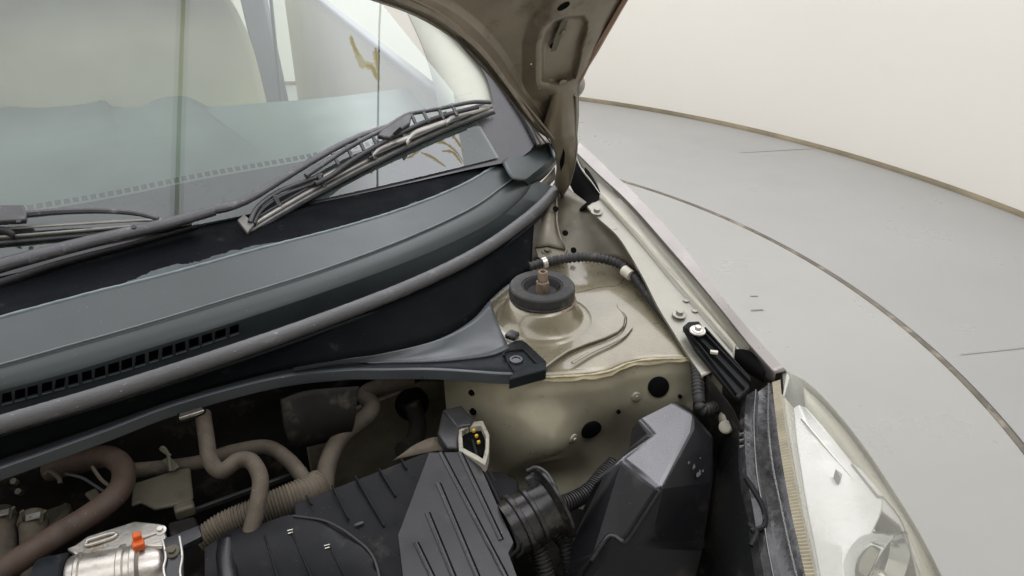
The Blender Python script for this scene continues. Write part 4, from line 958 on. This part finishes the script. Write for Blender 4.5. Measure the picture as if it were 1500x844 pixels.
part('bowden_cable', tube([V(96, 694, .80), V(120, 700, .795), V(140, 712, .79), V(160, 725, .785)], .0022, n=24, seg=6), 'rubber')
part('thin_stay', tube([V(135, 684, .80), V(148, 702, .795), V(160, 712, .79)], .0028, n=16, seg=6), 'hose')
part('guide_rod', bar(V(280, 750, .75), V(450, 688, .755), .006, .008), 'satin2', bevel=.001)
part('rod_clip', box(V(271, 747, .76), (.028, .018, .02)), 'olive', bevel=.004)
part('mount_bracket', prism([V(245, 765, .765), V(285, 755, .765), V(292, 775, .76), V(250, 790, .76)], (0, 0, -.02)), 'dark', bevel=.004)
# dusty corrugated duct
part('intake_duct', tube([V(290, 792, .745), V(330, 768, .755), V(380, 750, .76), V(440, 728, .765), V(470, 715, .76)], lambda f: .016+.012*f, n=260, seg=16, ribs=40, amp=.0009), 'dirt', 'dusty corrugated intake duct', smooth=1.2)
# ---------------- throttle body
ta, tb_ = V(118, 856, .768), V(206, 838, .768)
tax = (tb_-ta).normalized()
th = part('throttle_body', lathe([(.036, -.01), (.038, -.006), (.038, .0), (.0405, .002), (.0405, .006), (.038, .008), (.0375, .050), (.040, .052), (.040, .058), (.037, .060), (.037, .066), (.040, .068), (.040, .074), (.033, .078), (.030, .095), (.024, .105), (0, .106)], ta, tax, 48), 'alu', 'bare aluminium throttle body with a flange plate', smooth=.5)
pts = [(97, 803), (110, 798), (128, 785), (198, 763), (237, 767), (244, 785), (240, 800), (200, 800), (150, 820), (110, 812)]
sub(th, 'flange_plate', prism(P3(pts, .80), (0, 0, -.008)), 'alu', bevel=.0025)
sub(th, 'plate_rib', tube(P3([(127, 792), (165, 781), (166, 787), (128, 799), (127, 792)], .8025), .0022, n=40, seg=8), 'alu')
sub(th, 'plate_rib', bar(V(206, 788, .801), V(232, 778, .801), .008, .004), 'alu', bevel=.0015)
bolt(V(235, 777, .801), (0, -.2, 1), .0045, M['zinc'], th)
sub(th, 'orange_cap', bm_join([box(V(201, 787, .815), (.011, .010, .012)), box(V(203, 799, .808), (.015, .012, .012))]), 'orange', 'bright orange plastic cap', bevel=.002)
sub(th, 'black_collar', lathe([(.0, -.046), (.042, -.046), (.043, -.040), (.043, -.014), (.040, -.012), (0, -.012)], ta, tax, 40), 'black')
sub(th, 'cream_clip', prism(P3([(58, 832), (66, 815), (76, 814), (78, 860), (60, 860)], .79), (0, 0, -.02)), 'cream', bevel=.003)
br = part('black_bracket', prism(P3([(236, 790), (262, 780), (292, 768), (296, 785), (268, 798), (270, 880), (240, 880)], .80), (0, 0, -.012)), 'gloss', bevel=.002)
sub(br, 'bracket_edge', tube(P3([(238, 790), (243, 815), (240, 835), (248, 870)], .803), .0016, n=24, seg=6), 'zinc')
sub(br, 'bracket_edge', tube(P3([(263, 786), (267, 815), (264, 840), (272, 870)], .803), .0016, n=24, seg=6), 'zinc')
bolt(V(252, 808, .802), (0, -.3, 1), .0055, M['olive'], br)

# ---------------- raised bonnet (underside towards the camera)
BA = R(57); BO = V(832, 255, 1.0); BNn = Vector((0, -math.sin(BA), -math.cos(BA)))
def BP(px, py, h=0.0): return ON(px, py, BO+BNn*h, BNn)
rear = [(806, 204), (793, 197), (775, 181), (750, 150), (727, 121), (690, 80), (650, 48), (600, 20), (540, -1), (470, -25)]
right = [(843, 200), (845, 170), (845, 145), (847, 120), (858, 100), (872, 77), (890, 45), (905, 18), (918, -4), (935, -35)]
def cat2(l, n): return [(p.x, p.y) for p in cat([Vector((x, y, 0)) for x, y in l], n)]
BUP = Vector((0, -math.cos(BA), math.sin(BA))); XC = -.05
def bpx(X, up): return px_of(Vector((X, BO.y, BO.z))+BUP*up)
re_, ri_ = BP(*rear[-1]), BP(*right[-1])
ru, iu = (re_-BO).dot(BUP), (ri_-BO).dot(BUP)
def arc(p, q, n): return [(p[0]+(q[0]-p[0])*i/n, p[1]+(q[1]-p[1])*(1-(1-i/n)**2)) for i in range(1, n+1)]
rear_far = [bpx(*v) for v in arc((re_.x, ru), (XC, ru+.06), 12)]
side_far = [bpx(*v) for v in [(ri_.x-.01*k, iu+(.78-iu)*k/6) for k in range(1, 7)]] + [bpx(*v) for v in arc((ri_.x-.10, .80), (XC, .90), 6)]
NS, NT = 100, 110
cr, cq = cat2(rear, NS)+rear_far, cat2(right, NS)+side_far
NS = len(cr)
def prof(t):
    xs = [0, .02, .05, .085, .10, .16, .19, .26, .33, .60, .68, .74, .90, .95, 1.0]
    hs_ = [0, .006, .002, .013, .017, .015, .007, -.006, -.012, -.012, -.004, .006, .006, .002, -.004]
    return float(np.interp(t, xs, hs_))
POCK = [(793, 120), (793, 67), (800, 45), (812, 31), (832, 24), (853, 23), (860, 33), (859, 50), (853, 67), (848, 95), (843, 114), (820, 124)]
def sd_poly(x, y):
    ins = False; dmin = 1e9
    for (ax_, ay), (bx, by) in zip(POCK, POCK[1:]+POCK[:1]):
        if (ay > y) != (by > y) and x < (bx-ax_)*(y-ay)/(by-ay)+ax_: ins = not ins
        dx, dy = bx-ax_, by-ay; t = max(0, min(1, ((x-ax_)*dx+(y-ay)*dy)/(dx*dx+dy*dy)))
        dmin = min(dmin, math.hypot(x-ax_-t*dx, y-ay-t*dy))
    return -dmin if ins else dmin
rowsb = []
for j in range(NT):
    t = j/(NT-1); rw = []
    for i in range(NS):
        x = cr[i][0]*(1-t)+cq[i][0]*t; y = cr[i][1]*(1-t)+cq[i][1]*t
        s = i/(NS-1)
        h = prof(t)*min(1, .25+s*6)
        if y > -30 and x > 760:
            d = sd_poly(x, y); h = h+(.006-h)*max(0, min(1, (28-d)/20)) if d > 0 else .006
            h -= .012*max(0, min(1, (-d+1)/5))
        rw.append(BP(x, y, h))
    rowsb.append(rw)
bn = part('bonnet', loft(rowsb, raw=True), 'bonnet', 'raised bonnet, bare beige underside with dirt and a hinge pocket', smooth=.8)
sk = [[BP(*q, -.012) for q in cr[::6]+[cr[-1]]], [BP((a[0]+b[0])/2, (a[1]+b[1])/2, -.04) for a, b in zip(cr[::6]+[cr[-1]], cq[::6]+[cq[-1]])], [BP(q[0]+3, q[1], -.016) for q in cq[::6]+[cq[-1]]]]
sub(bn, 'outer_skin', loft(sk, n=60, m=6), 'paint_out', solid=.002)
mirror = lambda rows: [[Vector((2*XC-p.x, p.y, p.z)) for p in r_] for r_ in rows]
sub(bn, 'far_half', loft(mirror([r_[::4]+[r_[-1]] for r_ in rowsb[::4]+[rowsb[-1]]]), raw=True), 'bonnet', smooth=.8)
sub(bn, 'outer_skin', loft(mirror(sk), n=60, m=6), 'paint_out', solid=.002)
hem0 = [(847, 118), (858, 96), (872, 72), (890, 42), (905, 16), (918, -6), (935, -36)]
sub(bn, 'hem', loft([[BP(x-3, y+1, .003) for x, y in hem0], [BP(x+4, y+1, .004) for x, y in hem0], [BP(x+6, y, -.012) for x, y in hem0]], n=40), 'rust', 'brown hemmed edge of the bonnet')
rear_line = [(815, 200), (795, 175), (770, 145), (735, 103), (700, 66), (675, 36), (640, 12), (600, -8), (540, -32)]
sub(bn, 'edge_bead', tube([BP(x-4, y+3, .012) for x, y in rear_line], .0022, n=60, seg=8), 'bonnet')
sub(bn, 'edge_bead', tube([BP(x-9, y+8, .012) for x, y in rear_line], .0012, n=60, seg=6), 'crevice')
sub(bn, 'edge_bead', tube([BP(x-16, y+9, .006) for x, y in rear_line], .0018, n=60, seg=8), 'paint_dim')
# hinge horn running down to the body
horn = loft([[BP(797, 180, .0), BP(800, 196, .008), BP(806, 205, .006), BP(812, 222, .006), BP(815, 245, .0), BP(812, 268, -.01)],
             [BP(818, 120, .0), BP(824, 160, .010), BP(826, 190, .012), BP(829, 225, .010), BP(829, 255, .004), BP(820, 282, -.006)],
             [BP(844, 120, .0), BP(843, 150, .006), BP(843, 190, .008), BP(844, 220, .006), BP(836, 262, .002), BP(822, 290, -.006)]], n=30, m=4)
sub(bn, 'hinge_arm', horn, 'bonnet', solid=.003, smooth=.8)
sub(bn, 'hinge_edge', tube([BP(844, 140, .009), BP(844, 190, .009), BP(844, 222, .008), BP(836, 264, .004), BP(822, 290, -.004)], .0026, n=40, seg=8), 'paint_lit')
sub(bn, 'hinge_gap', prism([BP(825, 214, .0115), BP(828, 216, .0115), BP(826, 238, .009), BP(821, 250, .008), BP(820, 240, .009)], BNn*.002), 'void')
for x, y, rx, ry in ((826, 10, .0105, .006), (812, 67, .0075, .005)):
    p = BP(x, y, .0075 if y < 20 else .0); 
    bmh = lathe([(0, .001), (1, .001), (1.06, -.3)], (0, 0, 0), (0, 0, 1), 24)
    u = (BP(x+5, y-3, 0)-BP(x, y, 0)).normalized(); w = BNn.cross(u).normalized()
    Mx = Matrix((( u.x*rx, w.x*ry, BNn.x*.006, p.x), (u.y*rx, w.y*ry, BNn.y*.006, p.y), (u.z*rx, w.z*ry, BNn.z*.006, p.z), (0, 0, 0, 1)))
    bmesh.ops.transform(bmh, matrix=Mx, verts=bmh.verts)
    sub(bn, 'slot', bmh, 'void')
bolt(BP(823, 44, -.005), BNn, .0058, M['bonnet'], bn)
sub(bn, 'slot_groove', prism([BP(807, 76, .0), BP(815, 74, .0), BP(820, 60, .0), BP(828, 40, .0), BP(832, 30, .0), BP(822, 32, .0), BP(812, 56, .0)], BNn*.0004), 'paint_dim')
for x, y, r_ in ((770, 152, .002), (778, 94, .0016), (771, 154, .0012), (790, 130, .0012)):
    sub(bn, 'grit', ellipsoid(BP(x, y, .004), (r_, r_, r_)), 'cream')
print('objects', len(bpy.data.objects))
